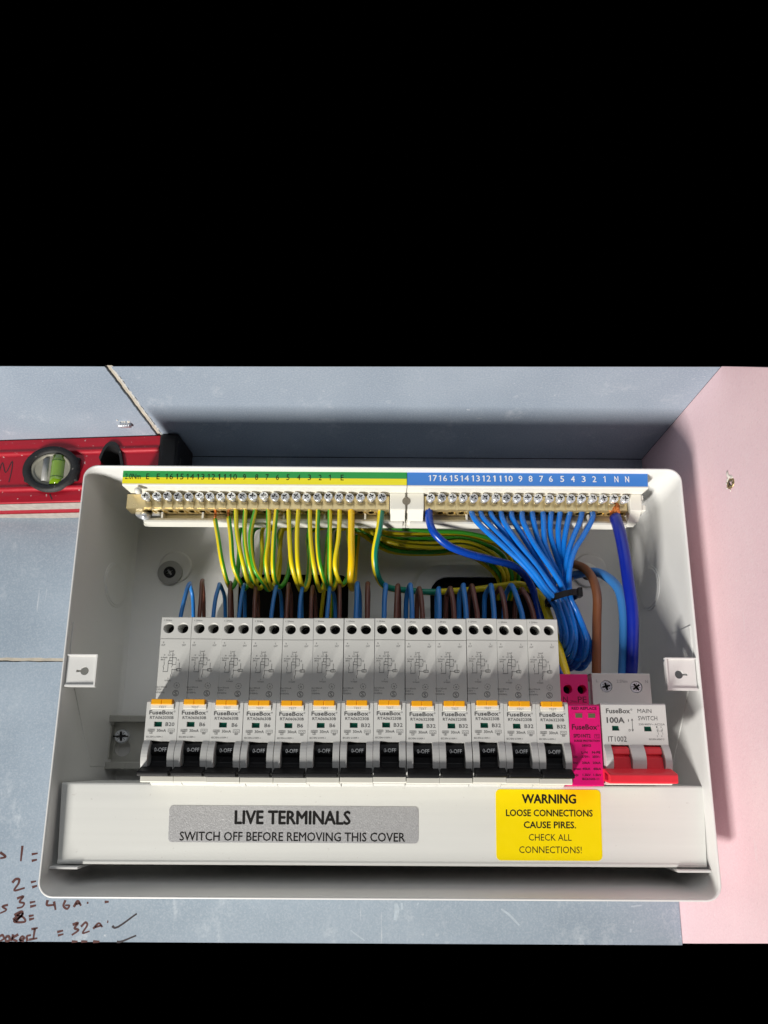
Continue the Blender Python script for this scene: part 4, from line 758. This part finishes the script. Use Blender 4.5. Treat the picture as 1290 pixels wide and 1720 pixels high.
# ------------------------------------------------------------------ wires
WD = {"earth":[[[22.2,27.0,130.5],[22.8,26.1,124.0],[26.5,22.1,107.2],[30.0,22.2,90.6],[31.3,31.9,80.3],[32.2,37.8,78.7],[33.7,42.7,86.3],[34.2,44.7,102.3],[33.6,47.7,122.3],[37.2,52.9,129.5],[46.2,56.0,133.2],[108,56.0,131.2],[133,56.0,128.2],[160.0,56.0,125.9],[188.0,56.0,124.5],[214.0,58.0,116.0],[222.0,60.0,100.0],[224.0,76,92.0],[225.0,86,86.0]],[[30.5,27.0,130.6],[31.3,26.1,124.1],[34.5,22.1,107.3],[37.2,22.7,88.5],[39.3,31.9,80.4],[40.2,39.3,78.8],[41.6,45.8,86.4],[42.2,47.8,102.4],[41.2,50.8,122.4],[45.2,58.6,129.5],[54.2,64.4,133.3],[108,64.4,130.6],[133,64.4,123.5],[160.4,64.4,121.2],[187.0,64.4,119.6],[209.0,66.4,111.5],[217.0,68.4,98.5],[219.0,77,92.0],[220.0,86,86.0]],[[35.1,27.0,130.6],[38.1,22.5,109.8],[42.1,21.8,92.8],[44.1,31.6,81.5],[45.7,38.0,79.9],[48.3,43.4,87.5],[49.3,45.4,103.5],[48.4,48.4,123.5],[52.3,53.8,130.9],[61.3,57.2,135.2],[108,57.2,132.6],[133,57.2,118.6],[160.8,57.2,114.3],[186.0,57.2,115.3],[204.0,59.2,107.0],[212.0,61.2,97.0],[214.0,78,92.0],[215.0,86,86.0]],[[41.4,27.0,130.7],[43.1,22.1,107.3],[46.1,22.2,90.7],[48.5,31.8,80.8],[49.9,39.2,79.2],[52.2,45.5,86.8],[53.2,47.5,102.8],[51.8,50.5,122.8],[56.2,59.1,130.4],[65.2,65.6,133.3],[108,65.6,132.8],[133,65.6,126.1],[161.2,65.6,123.2],[187.6,65.6,123.5],[212.0,67.6,114.2],[220.0,69.6,99.4],[222.0,76,92.0],[223.0,86,86.0]],[[48.4,27.0,130.7],[46.6,22.5,109.9],[47.2,21.4,100.1],[50.2,23.2,86.5],[54.1,32.2,79.8],[55.8,39.6,78.2],[58.6,46.0,85.8],[59.7,48.0,101.8],[60.8,51.0,121.8],[62.7,55.7,131.5],[71.7,58.4,134.5],[108,58.4,131.2],[133,58.4,120.4],[161.6,58.4,118.1],[186.6,58.4,119.0],[207.0,60.4,109.7],[215.0,62.4,97.9],[217.0,77,92.0],[218.0,86,86.0]],[[55.8,27.0,130.8],[57.8,22.1,107.4],[56.8,22.2,90.8],[57.2,31.6,81.5],[58.2,40.1,79.9],[59.8,47.7,87.5],[60.4,49.7,103.5],[58.6,52.7,123.5],[63.4,60.7,129.1],[72.4,66.8,134.9],[108,66.8,130.8],[133,66.8,115.5],[162.0,66.8,113.5],[185.6,66.8,113.9],[202.0,68.8,105.2],[210.0,70.8,96.4],[212.0,78,92.0],[213.0,86,86.0]],[[61.3,27.0,130.8],[61.4,21.5,102.5],[61.3,23.2,86.5],[61.7,31.7,81.2],[63.5,38.0,79.6],[66.5,43.4,87.2],[67.7,45.4,103.2],[67.1,48.4,123.2],[70.7,55.0,129.6],[79.7,59.6,134.9],[108,59.6,130.8],[133,59.6,122.4],[162.4,59.6,121.9],[187.2,59.6,121.6],[210.0,61.6,112.4],[218.0,63.6,98.8],[220.0,76,92.0],[221.0,86,86.0]],[[68.7,27.0,130.8],[71.5,21.5,102.6],[73.2,22.7,88.7],[75.5,32.2,79.9],[76.8,40.8,78.3],[78.9,48.3,85.9],[79.7,50.3,101.9],[78.1,53.3,121.9],[82.7,61.7,129.2],[91.7,68.0,133.7],[108,68.0,132.3],[133,68.0,118.6],[162.8,68.0,115.7],[186.2,68.0,116.8],[205.0,70.0,107.9],[213.0,72.0,97.3],[215.0,77,92.0],[216.0,86,86.0]],[[75.3,27.0,130.9],[75.7,22.1,107.5],[77.0,22.7,88.7],[78.1,32.2,79.9],[78.9,39.2,78.3],[80.3,45.2,85.9],[80.8,47.2,101.9],[79.0,50.2,121.9],[83.8,56.5,131.1],[92.8,60.8,135.7],[108.8,60.8,132.9],[133,60.8,126.6],[163.2,60.8,125.4],[187.8,60.8,125.0],[213.0,62.8,115.1],[221.0,64.8,99.7],[223.0,78,92.0],[224.0,86,86.0]],[[82.2,27.0,130.9],[83.9,22.1,107.6],[86.2,22.2,90.9],[87.9,32.2,80.0],[88.8,41.0,78.4],[90.4,48.8,86.0],[91.1,50.8,102.0],[91.8,53.8,122.0],[94.1,62.5,130.2],[103.1,69.2,135.8],[133,69.2,121.5],[163.6,69.2,120.3],[186.8,69.2,119.7],[208.0,71.2,110.6],[216.0,73.2,98.2],[218.0,76,92.0],[219.0,86,86.0]],[[87.7,27.0,131.0],[88.7,21.5,102.7],[90.6,22.7,88.8],[92.8,31.9,80.7],[93.6,39.0,79.1],[95.0,45.1,86.7],[95.6,47.1,102.7],[94.0,50.1,122.7],[98.6,57.1,130.1],[107.6,62.0,135.9],[133,62.0,115.7],[164.0,62.0,113.1],[185.8,62.0,115.5],[203.0,64.0,106.1],[211.0,66.0,96.7],[213.0,77,92.0],[214.0,86,86.0]],[[95.1,27.0,131.0],[96.2,21.5,102.8],[96.2,31.9,80.7],[97.0,40.2,79.1],[98.3,47.5,86.7],[98.9,49.5,102.7],[98.1,52.5,122.7],[101.9,62.4,129.9],[110.9,70.4,133.3],[133,70.4,125.6],[164.4,70.4,121.9],[187.4,70.4,122.7],[211.0,72.4,113.3],[219.0,74.4,99.1],[221.0,78,92.0],[222.0,86,86.0]],[[101.5,27.0,131.1],[101.6,22.1,107.7],[99.8,22.7,88.9],[101.4,31.3,82.5],[103.2,37.3,80.9],[106.2,42.4,88.5],[107.4,44.4,104.5],[106.0,47.4,124.5],[110.4,56.3,131.0],[119.4,63.2,133.4],[135.4,63.2,117.5],[164.8,63.2,117.4],[186.4,63.2,117.9],[206.0,65.2,108.8],[214.0,67.2,97.6],[216.0,76,92.0],[217.0,86,86.0]]],"earth_thick":[[108.8,27.0,131.1],[109.2,25.0,109.4],[109.5,25.0,91.7],[109.0,30.0,83.7],[109.0,42,80.7],[109.5,55,87.7],[110.0,62,108.7],[111.0,66,125.7]],"earth_spd":[[127.9,27.0,131.2],[127.8,27.0,125.6],[126.7,25.0,113.8],[124.1,27.0,99.4],[124.6,33.0,90.7],[128.2,42.0,84.2],[134.9,50.0,83.1],[143.6,55.0,83.5],[160.0,58.0,82.8],[179.0,60.0,84.5],[193.6,60.0,85.7],[209.1,58.0,87.7],[220.9,55.0,87.7],[227.8,50.0,82.8],[232.1,45.0,76.5],[235.3,40.0,60.8],[240.0,36.0,36.2],[242.1,32.0,22.1],[243.3,32.0,17.0]],"neutral_spd":[[158.5,27.0,131.4],[158.3,25.0,120.0],[161.2,25.0,111.8],[169.7,28.0,105.0],[183.1,33.0,101.1],[200.3,38.0,98.8],[214.2,42.0,96.1],[223.3,45.0,89.6],[228.5,46.0,78.1],[231.2,44.0,62.6],[234.4,40.0,40.7],[240.6,32.0,20.6]],"tail_blue_dark":[[277.2,27.0,131.4],[275.4,24.0,122.7],[275.6,19.0,109.5],[276.4,17.0,94.5],[277.7,17.0,76.9],[279.4,19.0,60.2],[280.3,23.0,44.2],[280.8,30.0,25.0],[280.8,33.0,17.3]],"tail_blue_light":[[248.3,68.0,95.0],[259.6,58.0,95.6],[267.3,46.0,93.7],[272.5,38.0,88.6],[276.9,31.0,77.7],[278.0,28.0,62.6],[277.3,29.0,41.8],[277.3,33.0,24.7],[277.6,35.0,17.6]],"tail_brown":[[247.9,72.0,105.1],[255.2,62.0,104.7],[258.1,55.0,102.2],[261.9,46.0,96.1],[264.3,38.0,86.1],[264.3,33.0,73.9],[262.9,32.0,56.3],[261.3,34.0,25.5],[261.5,36.0,17.6]],"neutral":[[[185.5,27.0,131.6],[185.4,27.0,127.5],[186.7,24.3,120.7],[194.2,23.3,112.0],[204.2,22.6,102.3],[218.4,22.7,87.3],[227.3,23.6,75.5],[232.5,24.0,67.9],[236.4,27.0,62.1],[240.3,31.0,49.5],[241.2,40.0,42.7],[235.2,50.0,44.7],[221.2,52,36.4],[205.0,52,30.0],[185.0,52,32.0]],[[191.2,27.0,131.6],[191.1,27.0,127.6],[192.0,24.2,121.5],[198.0,23.1,113.9],[209.5,21.7,100.8],[222.0,21.3,85.4],[229.6,21.8,74.2],[234.8,22.0,67.7],[238.0,25.0,61.5],[242.1,29.0,47.5],[242.7,38.0,40.4],[236.7,48.0,42.4],[222.7,55,36.5],[199.0,55,32.6],[172.0,55,34.6]],[[197.5,27.0,131.7],[197.4,27.0,127.6],[198.2,24.9,122.6],[205.0,24.8,112.7],[213.7,25.3,101.5],[226.6,27.3,86.6],[234.1,29.5,75.8],[236.2,30.0,69.9],[240.1,33.0,62.2],[244.3,37.0,47.8],[245.1,46.0,38.1],[239.1,56.0,40.1],[225.1,58,36.7],[193.0,58,35.2],[159.0,58,37.2]],[[204.4,27.0,131.7],[204.2,27.0,127.7],[204.7,24.1,120.7],[211.7,22.3,106.9],[223.3,21.3,89.9],[232.2,21.7,76.0],[237.8,22.0,68.1],[241.3,25.0,61.6],[245.8,29.0,47.6],[244.0,38.0,36.6],[238.0,48.0,38.6],[224.0,61,37.2],[187.0,61,37.8],[146.0,61,39.8]],[[211.0,27.0,131.8],[210.9,27.0,127.7],[210.9,24.8,121.9],[216.1,24.6,110.7],[223.3,25.0,98.7],[230.1,26.3,87.9],[236.4,28.3,77.0],[238.5,29.0,69.9],[242.7,32.0,61.9],[249.5,36.0,45.7],[248.7,45.0,33.3],[242.7,55.0,35.3],[228.7,64,36.8],[205.0,64,40.4],[133.0,64,42.4]],[[217.9,27.0,131.8],[217.7,27.0,127.8],[217.1,24.1,120.4],[223.3,22.1,103.4],[234.1,21.7,85.2],[238.9,22.2,75.1],[240.8,22.5,68.6],[244.3,25.5,61.7],[248.1,29.5,46.2],[247.1,38.5,34.8],[241.1,48.5,36.8],[227.1,67,38.9],[199.0,67,43.0],[120.0,67,45.0]],[[224.3,27.0,131.9],[224.1,27.0,127.8],[223.7,24.9,120.8],[226.5,24.9,108.1],[232.2,26.0,94.8],[239.6,28.2,82.0],[241.5,30.0,70.6],[245.7,33.0,62.2],[253.6,37.0,45.9],[252.1,46.0,32.3],[246.1,56.0,34.3],[232.1,70,39.0],[193.0,70,45.6],[107.0,70,47.6]],[[231.2,27.0,131.9],[231.0,27.0,127.8],[230.4,24.9,120.8],[230.5,25.1,104.7],[234.4,26.1,94.1],[241.1,28.4,80.9],[243.7,30.0,70.9],[247.6,33.0,62.2],[254.6,37.0,44.8],[253.1,46.0,31.1],[247.1,56.0,33.1],[233.1,53,30.6],[187.0,53,30.0],[94.0,53,32.0]],[[236.5,27.0,131.9],[236.3,27.0,127.9],[234.8,25.5,121.5],[234.6,26.5,112.4],[237.7,28.6,100.1],[241.8,31.7,88.3],[241.5,36.0,72.1],[245.8,39.0,63.8],[253.6,43.0,43.3],[252.8,52.0,30.6],[246.8,62.0,32.6],[232.8,56,31.6],[205.0,56,32.6],[81.0,56,34.6]],[[242.2,27.0,132.0],[242.0,27.0,127.9],[239.7,26.2,116.3],[240.4,28.7,102.2],[243.9,32.4,88.9],[244.9,37.0,72.8],[249.9,40.0,64.1],[259.6,44.0,43.6],[259.4,53.0,32.4],[253.4,63.0,34.4],[239.4,59,33.8],[199.0,59,35.2],[68.0,59,37.2]],[[248.7,27.0,132.0],[248.4,27.0,128.0],[245.3,25.9,117.8],[243.3,27.9,103.5],[244.7,31.3,89.7],[247.2,36.0,72.8],[251.1,39.0,63.8],[261.1,43.0,42.2],[259.8,52.0,31.0],[253.8,62.0,33.0],[239.8,62,34.4],[193.0,62,37.8],[55.0,62,39.8]],[[256.1,27.0,132.1],[255.9,27.0,128.0],[253.3,24.7,119.7],[248.1,24.6,108.1],[244.7,25.0,98.8],[243.1,26.4,87.2],[245.6,29.0,70.9],[249.9,32.0,62.7],[259.0,36.0,42.0],[259.7,45.0,32.9],[253.7,55.0,34.9],[239.7,65,36.6],[187.0,65,40.4],[42.0,65,42.4]],[[262.7,27.0,132.1],[262.5,27.0,128.1],[261.1,24.3,122.0],[254.2,22.8,109.4],[247.9,22.1,99.7],[244.2,22.0,86.5],[244.3,23.0,69.2],[248.5,26.0,61.9],[254.8,30.0,44.5],[254.7,39.0,33.8],[248.7,49.0,35.8],[234.7,68,38.4],[205.0,68,43.0],[29.0,68,45.0]]],"loop_blue":[[[5.5,27.0,47.9],[5.2,27.0,56.5],[6.4,28.5,69.1],[6.6,32.0,77.9],[5.1,39.0,82.2],[3.5,46.0,81.8],[3.3,51.0,77.7],[4.1,53.0,63.5],[4.5,55.0,48.3]],[[25.3,27.0,48.0],[25.2,27.0,56.6],[25.7,28.5,69.2],[25.6,32.0,77.2],[24.2,39.0,81.6],[23.4,46.0,81.1],[24.2,51.0,77.8],[25.2,53.0,63.7],[25.5,55.0,48.4]],[[41.1,27.0,48.1],[41.0,27.0,56.7],[41.4,28.5,69.3],[41.2,32.0,77.1],[39.9,39.0,81.5],[38.5,46.0,81.0],[37.8,51.0,77.9],[38.1,53.0,63.8],[38.4,55.0,48.5]],[[60.8,27.0,48.2],[60.8,27.0,56.8],[61.7,28.5,69.4],[62.0,32.0,77.4],[61.3,39.0,81.8],[60.9,46.0,81.4],[61.6,51.0,78.0],[62.4,53.0,63.9],[62.6,55.0,48.6]],[[78.1,27.0,48.3],[78.1,27.0,56.9],[78.3,28.5,69.5],[78.2,32.0,76.4],[77.5,39.0,80.7],[76.4,46.0,80.3],[75.6,51.0,78.1],[75.7,53.0,64.0],[75.9,55.0,48.7]],[[94.8,27.0,48.4],[95.0,27.0,57.0],[95.5,28.5,69.6],[95.8,32.0,76.6],[95.5,39.0,81.0],[95.8,46.0,80.5],[97.0,51.0,78.2],[97.8,53.0,64.1],[97.9,55.0,48.9]],[[112.6,27.0,48.5],[112.9,27.0,57.2],[113.1,28.5,69.7],[113.1,32.0,78.9],[112.9,39.0,82.9],[113.0,46.0,82.9],[113.6,51.0,78.3],[113.9,53.0,64.2],[114.1,55.0,49.0]],[[129.8,27.0,48.6],[130.1,27.0,57.3],[130.5,28.5,69.8],[130.9,32.0,77.9],[131.1,39.0,81.8],[130.8,46.0,81.8],[130.2,51.0,78.4],[130.1,53.0,64.3],[130.2,55.0,49.0]],[[146.9,27.0,48.7],[147.3,27.0,57.4],[147.0,28.5,69.9],[146.9,32.0,78.0],[147.0,39.0,81.9],[146.4,46.0,81.9],[145.1,51.0,78.5],[144.5,53.0,64.4],[144.6,55.0,49.1]],[[163.5,27.0,48.8],[163.9,27.0,57.5],[164.1,28.5,70.0],[164.4,32.0,75.7],[165.0,39.0,79.7],[165.4,46.0,79.6],[165.3,51.0,78.7],[165.1,53.0,64.5],[165.2,55.0,49.3]],[[180.0,27.0,48.9],[180.6,27.0,57.6],[180.2,28.5,70.1],[180.2,32.0,78.2],[180.9,39.0,82.1],[181.0,46.0,82.1],[180.3,51.0,78.8],[179.7,53.0,64.6],[179.7,55.0,49.3]],[[197.1,27.0,49.0],[197.8,27.0,57.7],[197.5,28.5,70.3],[197.7,32.0,77.9],[198.7,39.0,81.9],[198.6,46.0,81.8],[197.2,51.0,78.9],[196.3,53.0,64.7],[196.2,55.0,49.4]],[[214.5,27.0,49.2],[215.2,27.0,57.8],[212.8,28.5,70.3],[211.3,32.0,78.0],[211.5,39.0,81.9],[211.7,46.0,81.9],[210.5,51.0,78.9],[209.5,53.0,64.8],[209.4,55.0,49.5]]],"loop_brown":[[[16.9,27.0,47.9],[16.7,27.0,56.6],[16.3,28.5,69.1],[15.1,32.0,79.9],[13.1,39.0,84.3],[11.1,46.0,83.9],[10.4,51.0,77.7],[10.8,53.0,63.6],[11.2,55.0,48.3]],[[35.5,27.0,48.1],[35.4,27.0,56.7],[34.5,28.5,69.2],[33.2,32.0,78.4],[31.1,39.0,82.8],[29.7,46.0,82.4],[29.2,51.0,77.8],[29.7,53.0,63.7],[30.0,55.0,48.4]],[[50.4,27.0,48.2],[50.4,27.0,56.8],[49.9,28.5,69.3],[49.2,32.0,76.2],[47.7,39.0,80.5],[46.7,46.0,80.1],[46.5,51.0,77.9],[47.0,53.0,63.8],[47.3,55.0,48.5]],[[70.1,27.0,48.3],[70.1,27.0,56.9],[70.0,28.5,69.5],[69.7,32.0,77.5],[68.7,39.0,81.8],[68.2,46.0,81.4],[68.5,51.0,78.1],[69.0,53.0,63.9],[69.3,55.0,48.7]],[[85.0,27.0,48.4],[85.1,27.0,57.0],[85.0,28.5,69.6],[84.8,32.0,76.0],[84.1,39.0,80.3],[83.8,46.0,79.9],[84.2,51.0,78.2],[84.8,53.0,64.0],[85.0,55.0,48.8]],[[102.4,27.0,48.5],[102.6,27.0,57.1],[102.3,28.5,69.7],[101.8,32.0,78.1],[101.2,39.0,82.4],[100.9,46.0,82.0],[101.0,51.0,78.3],[101.3,53.0,64.1],[101.5,55.0,48.9]],[[119.6,27.0,48.6],[119.8,27.0,57.2],[119.8,28.5,69.8],[119.7,32.0,78.7],[119.5,39.0,82.7],[119.3,46.0,82.7],[119.3,51.0,78.4],[119.4,53.0,64.3],[119.6,55.0,49.0]],[[137.2,27.0,48.7],[137.5,27.0,57.3],[138.0,28.5,69.9],[138.4,32.0,77.5],[138.8,39.0,81.5],[139.2,46.0,81.5],[139.7,51.0,78.5],[139.9,53.0,64.4],[140.0,55.0,49.1]],[[153.3,27.0,48.8],[153.7,27.0,57.4],[152.9,28.5,70.0],[152.4,32.0,75.8],[152.4,39.0,79.7],[152.4,46.0,79.7],[152.0,51.0,78.6],[151.7,53.0,64.5],[151.8,55.0,49.2]],[[172.6,27.0,48.9],[173.1,27.0,57.5],[172.4,28.5,70.1],[172.0,32.0,75.9],[172.4,39.0,79.9],[172.4,46.0,79.8],[171.6,51.0,78.7],[171.1,53.0,64.6],[171.1,55.0,49.3]],[[186.9,27.0,49.0],[187.5,27.0,57.6],[186.4,28.5,70.2],[185.8,32.0,77.4],[186.2,39.0,81.4],[186.5,46.0,81.4],[185.8,51.0,78.8],[185.2,53.0,64.7],[185.2,55.0,49.4]],[[204.2,27.0,49.1],[204.9,27.0,57.7],[203.9,28.5,70.3],[203.4,32.0,76.4],[204.2,39.0,80.3],[204.3,46.0,80.3],[203.1,51.0,78.9],[202.2,53.0,64.8],[202.1,55.0,49.5]],[[221.4,27.0,49.2],[222.1,27.0,57.8],[219.6,28.5,70.4],[218.0,32.0,75.7],[218.3,39.0,79.6],[218.6,46.0,79.5],[217.4,51.0,79.0],[216.4,53.0,64.9],[216.3,55.0,49.6]]]}
def stripe(n, off, frac):
    k = int(n*frac)
    return lambda j, t: 0 if ((j+off) % n) < k else 1
def wire(name, label, cat, group, pts, r_, mats, n=12, mf=None, sub=6, bare=None, bm_=None):
    pts = [pts[0], pts[1]]+[[c+random.uniform(-.22, .22) for c in q] for q in pts[2:-1]]+[pts[-1]]
    b = MB(); b.tube(pts, r_, n, 0, mf, sub); o = tag(part(name, b, mats, None, pts[len(pts)-1]), label, cat, group)
    if bare:
        q = MB(); q.tube([pts[0], bare], bm_, 12, 0, raw=True)
        for k in range(9):
            a_ = k*.7; q.tube([(pts[0][0]+bm_*.8*math.cos(a_), pts[0][1]+bm_*.8*math.sin(a_), pts[0][2]+.6), (bare[0]+bm_*.85*math.cos(a_+.5), bare[1]+bm_*.85*math.sin(a_+.5), bare[2]-.6)], bm_*.28, 5, 0, raw=True)
        part('copper_end', q, ['copper'], o)
    return o
nth = ['first', 'second', 'third', 'fourth', 'fifth', 'sixth', 'seventh', 'eighth', 'ninth', 'tenth', 'eleventh', 'twelfth', 'thirteenth']
EG = 'striped earth wires looping down from the earth bar'
# stripe phase for each wire: where the yellow band starts round the wire, and how wide it is (of 14)
ph = [(7, .5), (7, .5), (2, .6), (1, .55), (0, .5), (1, .5), (7, .5), (7, .65), (3, .7), (2, .6), (6, .36), (1, .5), (7, .7)]
for i, pts in enumerate(WD['earth']):
    bare = None; pp = [list(q) for q in pts]
    if i < 2: bare = pp[0]; pp = pp[1:]; pp[0][2] -= 4.0 if i == 0 else 2.6; 
    wire('earth_wire', 'thin green and yellow earth wire, %s from the left under the earth bar' % nth[i] if i else 'leftmost thin green and yellow earth wire, with its copper end showing', 'wire', EG, pp, 1.42, ['wyel', 'wgrn'], 14, stripe(14, ph[i][0], ph[i][1]), 6, bare, .75)
wire('earth_wire', 'thick amber yellow earth wire hanging straight down beside the thin striped ones', 'wire', None, WD['earth_thick'], 2.15, ['wamb', 'wgrn'], 16, stripe(16, 5, .8))
wire('earth_wire', 'thick yellow and teal earth wire sweeping right behind the breaker loops', 'wire', None, WD['earth_spd'], lambda t: 2.15 if t < .6 else 2.15+.6*min(1, (t-.6)*6), ['wyel', 'wteal'], 16, lambda j, t: 0 if t > .46 or ((j+9) % 16) < 8 else 1)
for k, pts in enumerate(([(86, 66, 104), (88, 70, 92), (86.5, 76, 78), (84, 86, 60)], [(92, 60, 92), (93.5, 66, 84), (93, 75, 70), (92, 86, 55)])):
    wire('earth_wire', ['green and yellow wire dropping into the dark left cable entry', 'yellow wire end curling into the dark left cable entry'][k], 'wire', None, pts, 1.32, ['wyel', 'wgrn'], 12, stripe(12, 4+3*k, .6))
for i, pts in enumerate(WD['neutral']):
    wire('neutral_wire', ('blue neutral wire, %s from the left in the fan under the neutral bar' % nth[i]) if 0 < i < 12 else ('leftmost' if i == 0 else 'rightmost')+' blue neutral wire in the fan gathered by the cable tie', 'wire', 'blue neutral wires fanning into the cable tie', pts, 1.72, ['wblue'], 12)
wire('neutral_wire', 'thick royal blue wire sweeping down from the left end of the neutral bar', 'wire', None, WD['neutral_spd'], 2.4, ['wroyal'], 16)
pp = [list(q) for q in WD['tail_blue_dark']]; bare = pp[0]
wire('meter_tail', 'thick dark blue cable with bare copper at the right end of the neutral bar', 'cable', None, pp[1:], 3.45, ['wnavy'], 20, None, 6, bare, 2.9)
wire('meter_tail', 'thick light blue cable curving out from behind the blue bundle', 'cable', None, WD['tail_blue_light'], 2.85, ['wlight'], 18)
wire('meter_tail', 'thick brown cable bending down to the main switch', 'cable', None, WD['tail_brown'], 2.75, ['wbrownl'], 18)
names = ['B20 breaker at the left end']+['%s B6 breaker from the left' % nth[k] for k in range(5)]+['%s B32 breaker from the left' % nth[k] for k in range(7)]
for i in range(13):
    r_ = 1.22 if i < 6 else 1.6
    wire('neutral_loop', 'blue wire looping up behind the '+names[i], 'wire', 'blue loops behind the breakers', WD['loop_blue'][i], r_, ['wloop'], 12, None, 5)
    wire('live_loop', 'brown wire looping up behind the '+names[i], 'wire', 'brown loops behind the breakers', WD['loop_brown'][i], r_, ['wbrown'], 12, None, 5)
# sleeve on the cable behind the fan
b = MB(); b.tube([(245, 64, 106), (252, 60, 99), (257, 57, 92)], 2.6, 14, 0, lambda j, t: 0 if t < .36 else (1 if t < .75 else 2), 8); tag(part('sleeved_cable', b, ['wbrown', 'grey', 'wnavy'], None, (245, 64, 106)), 'short brown cable with a grey sleeve half hidden behind the blue fan', 'cable')
# cable tie round the blue bundle
def tie_pt(a): return (TC[0]+TR[0]*math.cos(a), TC[1]+TR[1]*math.sin(a), TC[2]+TS*math.cos(a))
TC, TR, TS = (240.6, 28.5, 70.5), (9.3, 11.2), 2.2
tie = thing('cable_tie', 'black cable tie gathering the blue neutral wires', 'cable tie', TC)
b = MB(); n = 40; A = []
for k in range(n):
    a_ = 2*math.pi*k/n
    for dr, dz in ((0, -1.9), (.9, -1.9), (.9, 1.9), (0, 1.9)):
        A.append((TC[0]+(TR[0]+dr)*math.cos(a_), TC[1]+(TR[1]+dr)*math.sin(a_), TC[2]+TS*math.cos(a_)+dz))
b.add(A, [[k*4+j, ((k+1) % n)*4+j, ((k+1) % n)*4+(j+1) % 4, k*4+(j+1) % 4] for k in range(n) for j in range(4)], 0)
part('strap', b, ['black'], tie)
b = MB(); b.box(TC[0]+7.2, TC[0]+10.1, TC[1]-8.9, TC[1]-4.0, TC[2]-1.2, TC[2]+4.6, 0, .5, 2); part('locking_head', b, ['black'], tie)
# small snippet of blue insulation on the back panel beside the brown cable
b = MB(); b.tube([(247.5, 79, 54), (249.4, 78.2, 54.4), (250.6, 78.6, 55)], 1.5, 10, 0); tag(part('wire_offcut', b, ['wloop'], None, (248, 79, 54)), 'tiny blue wire end poking out beside the brown cable', 'wire')
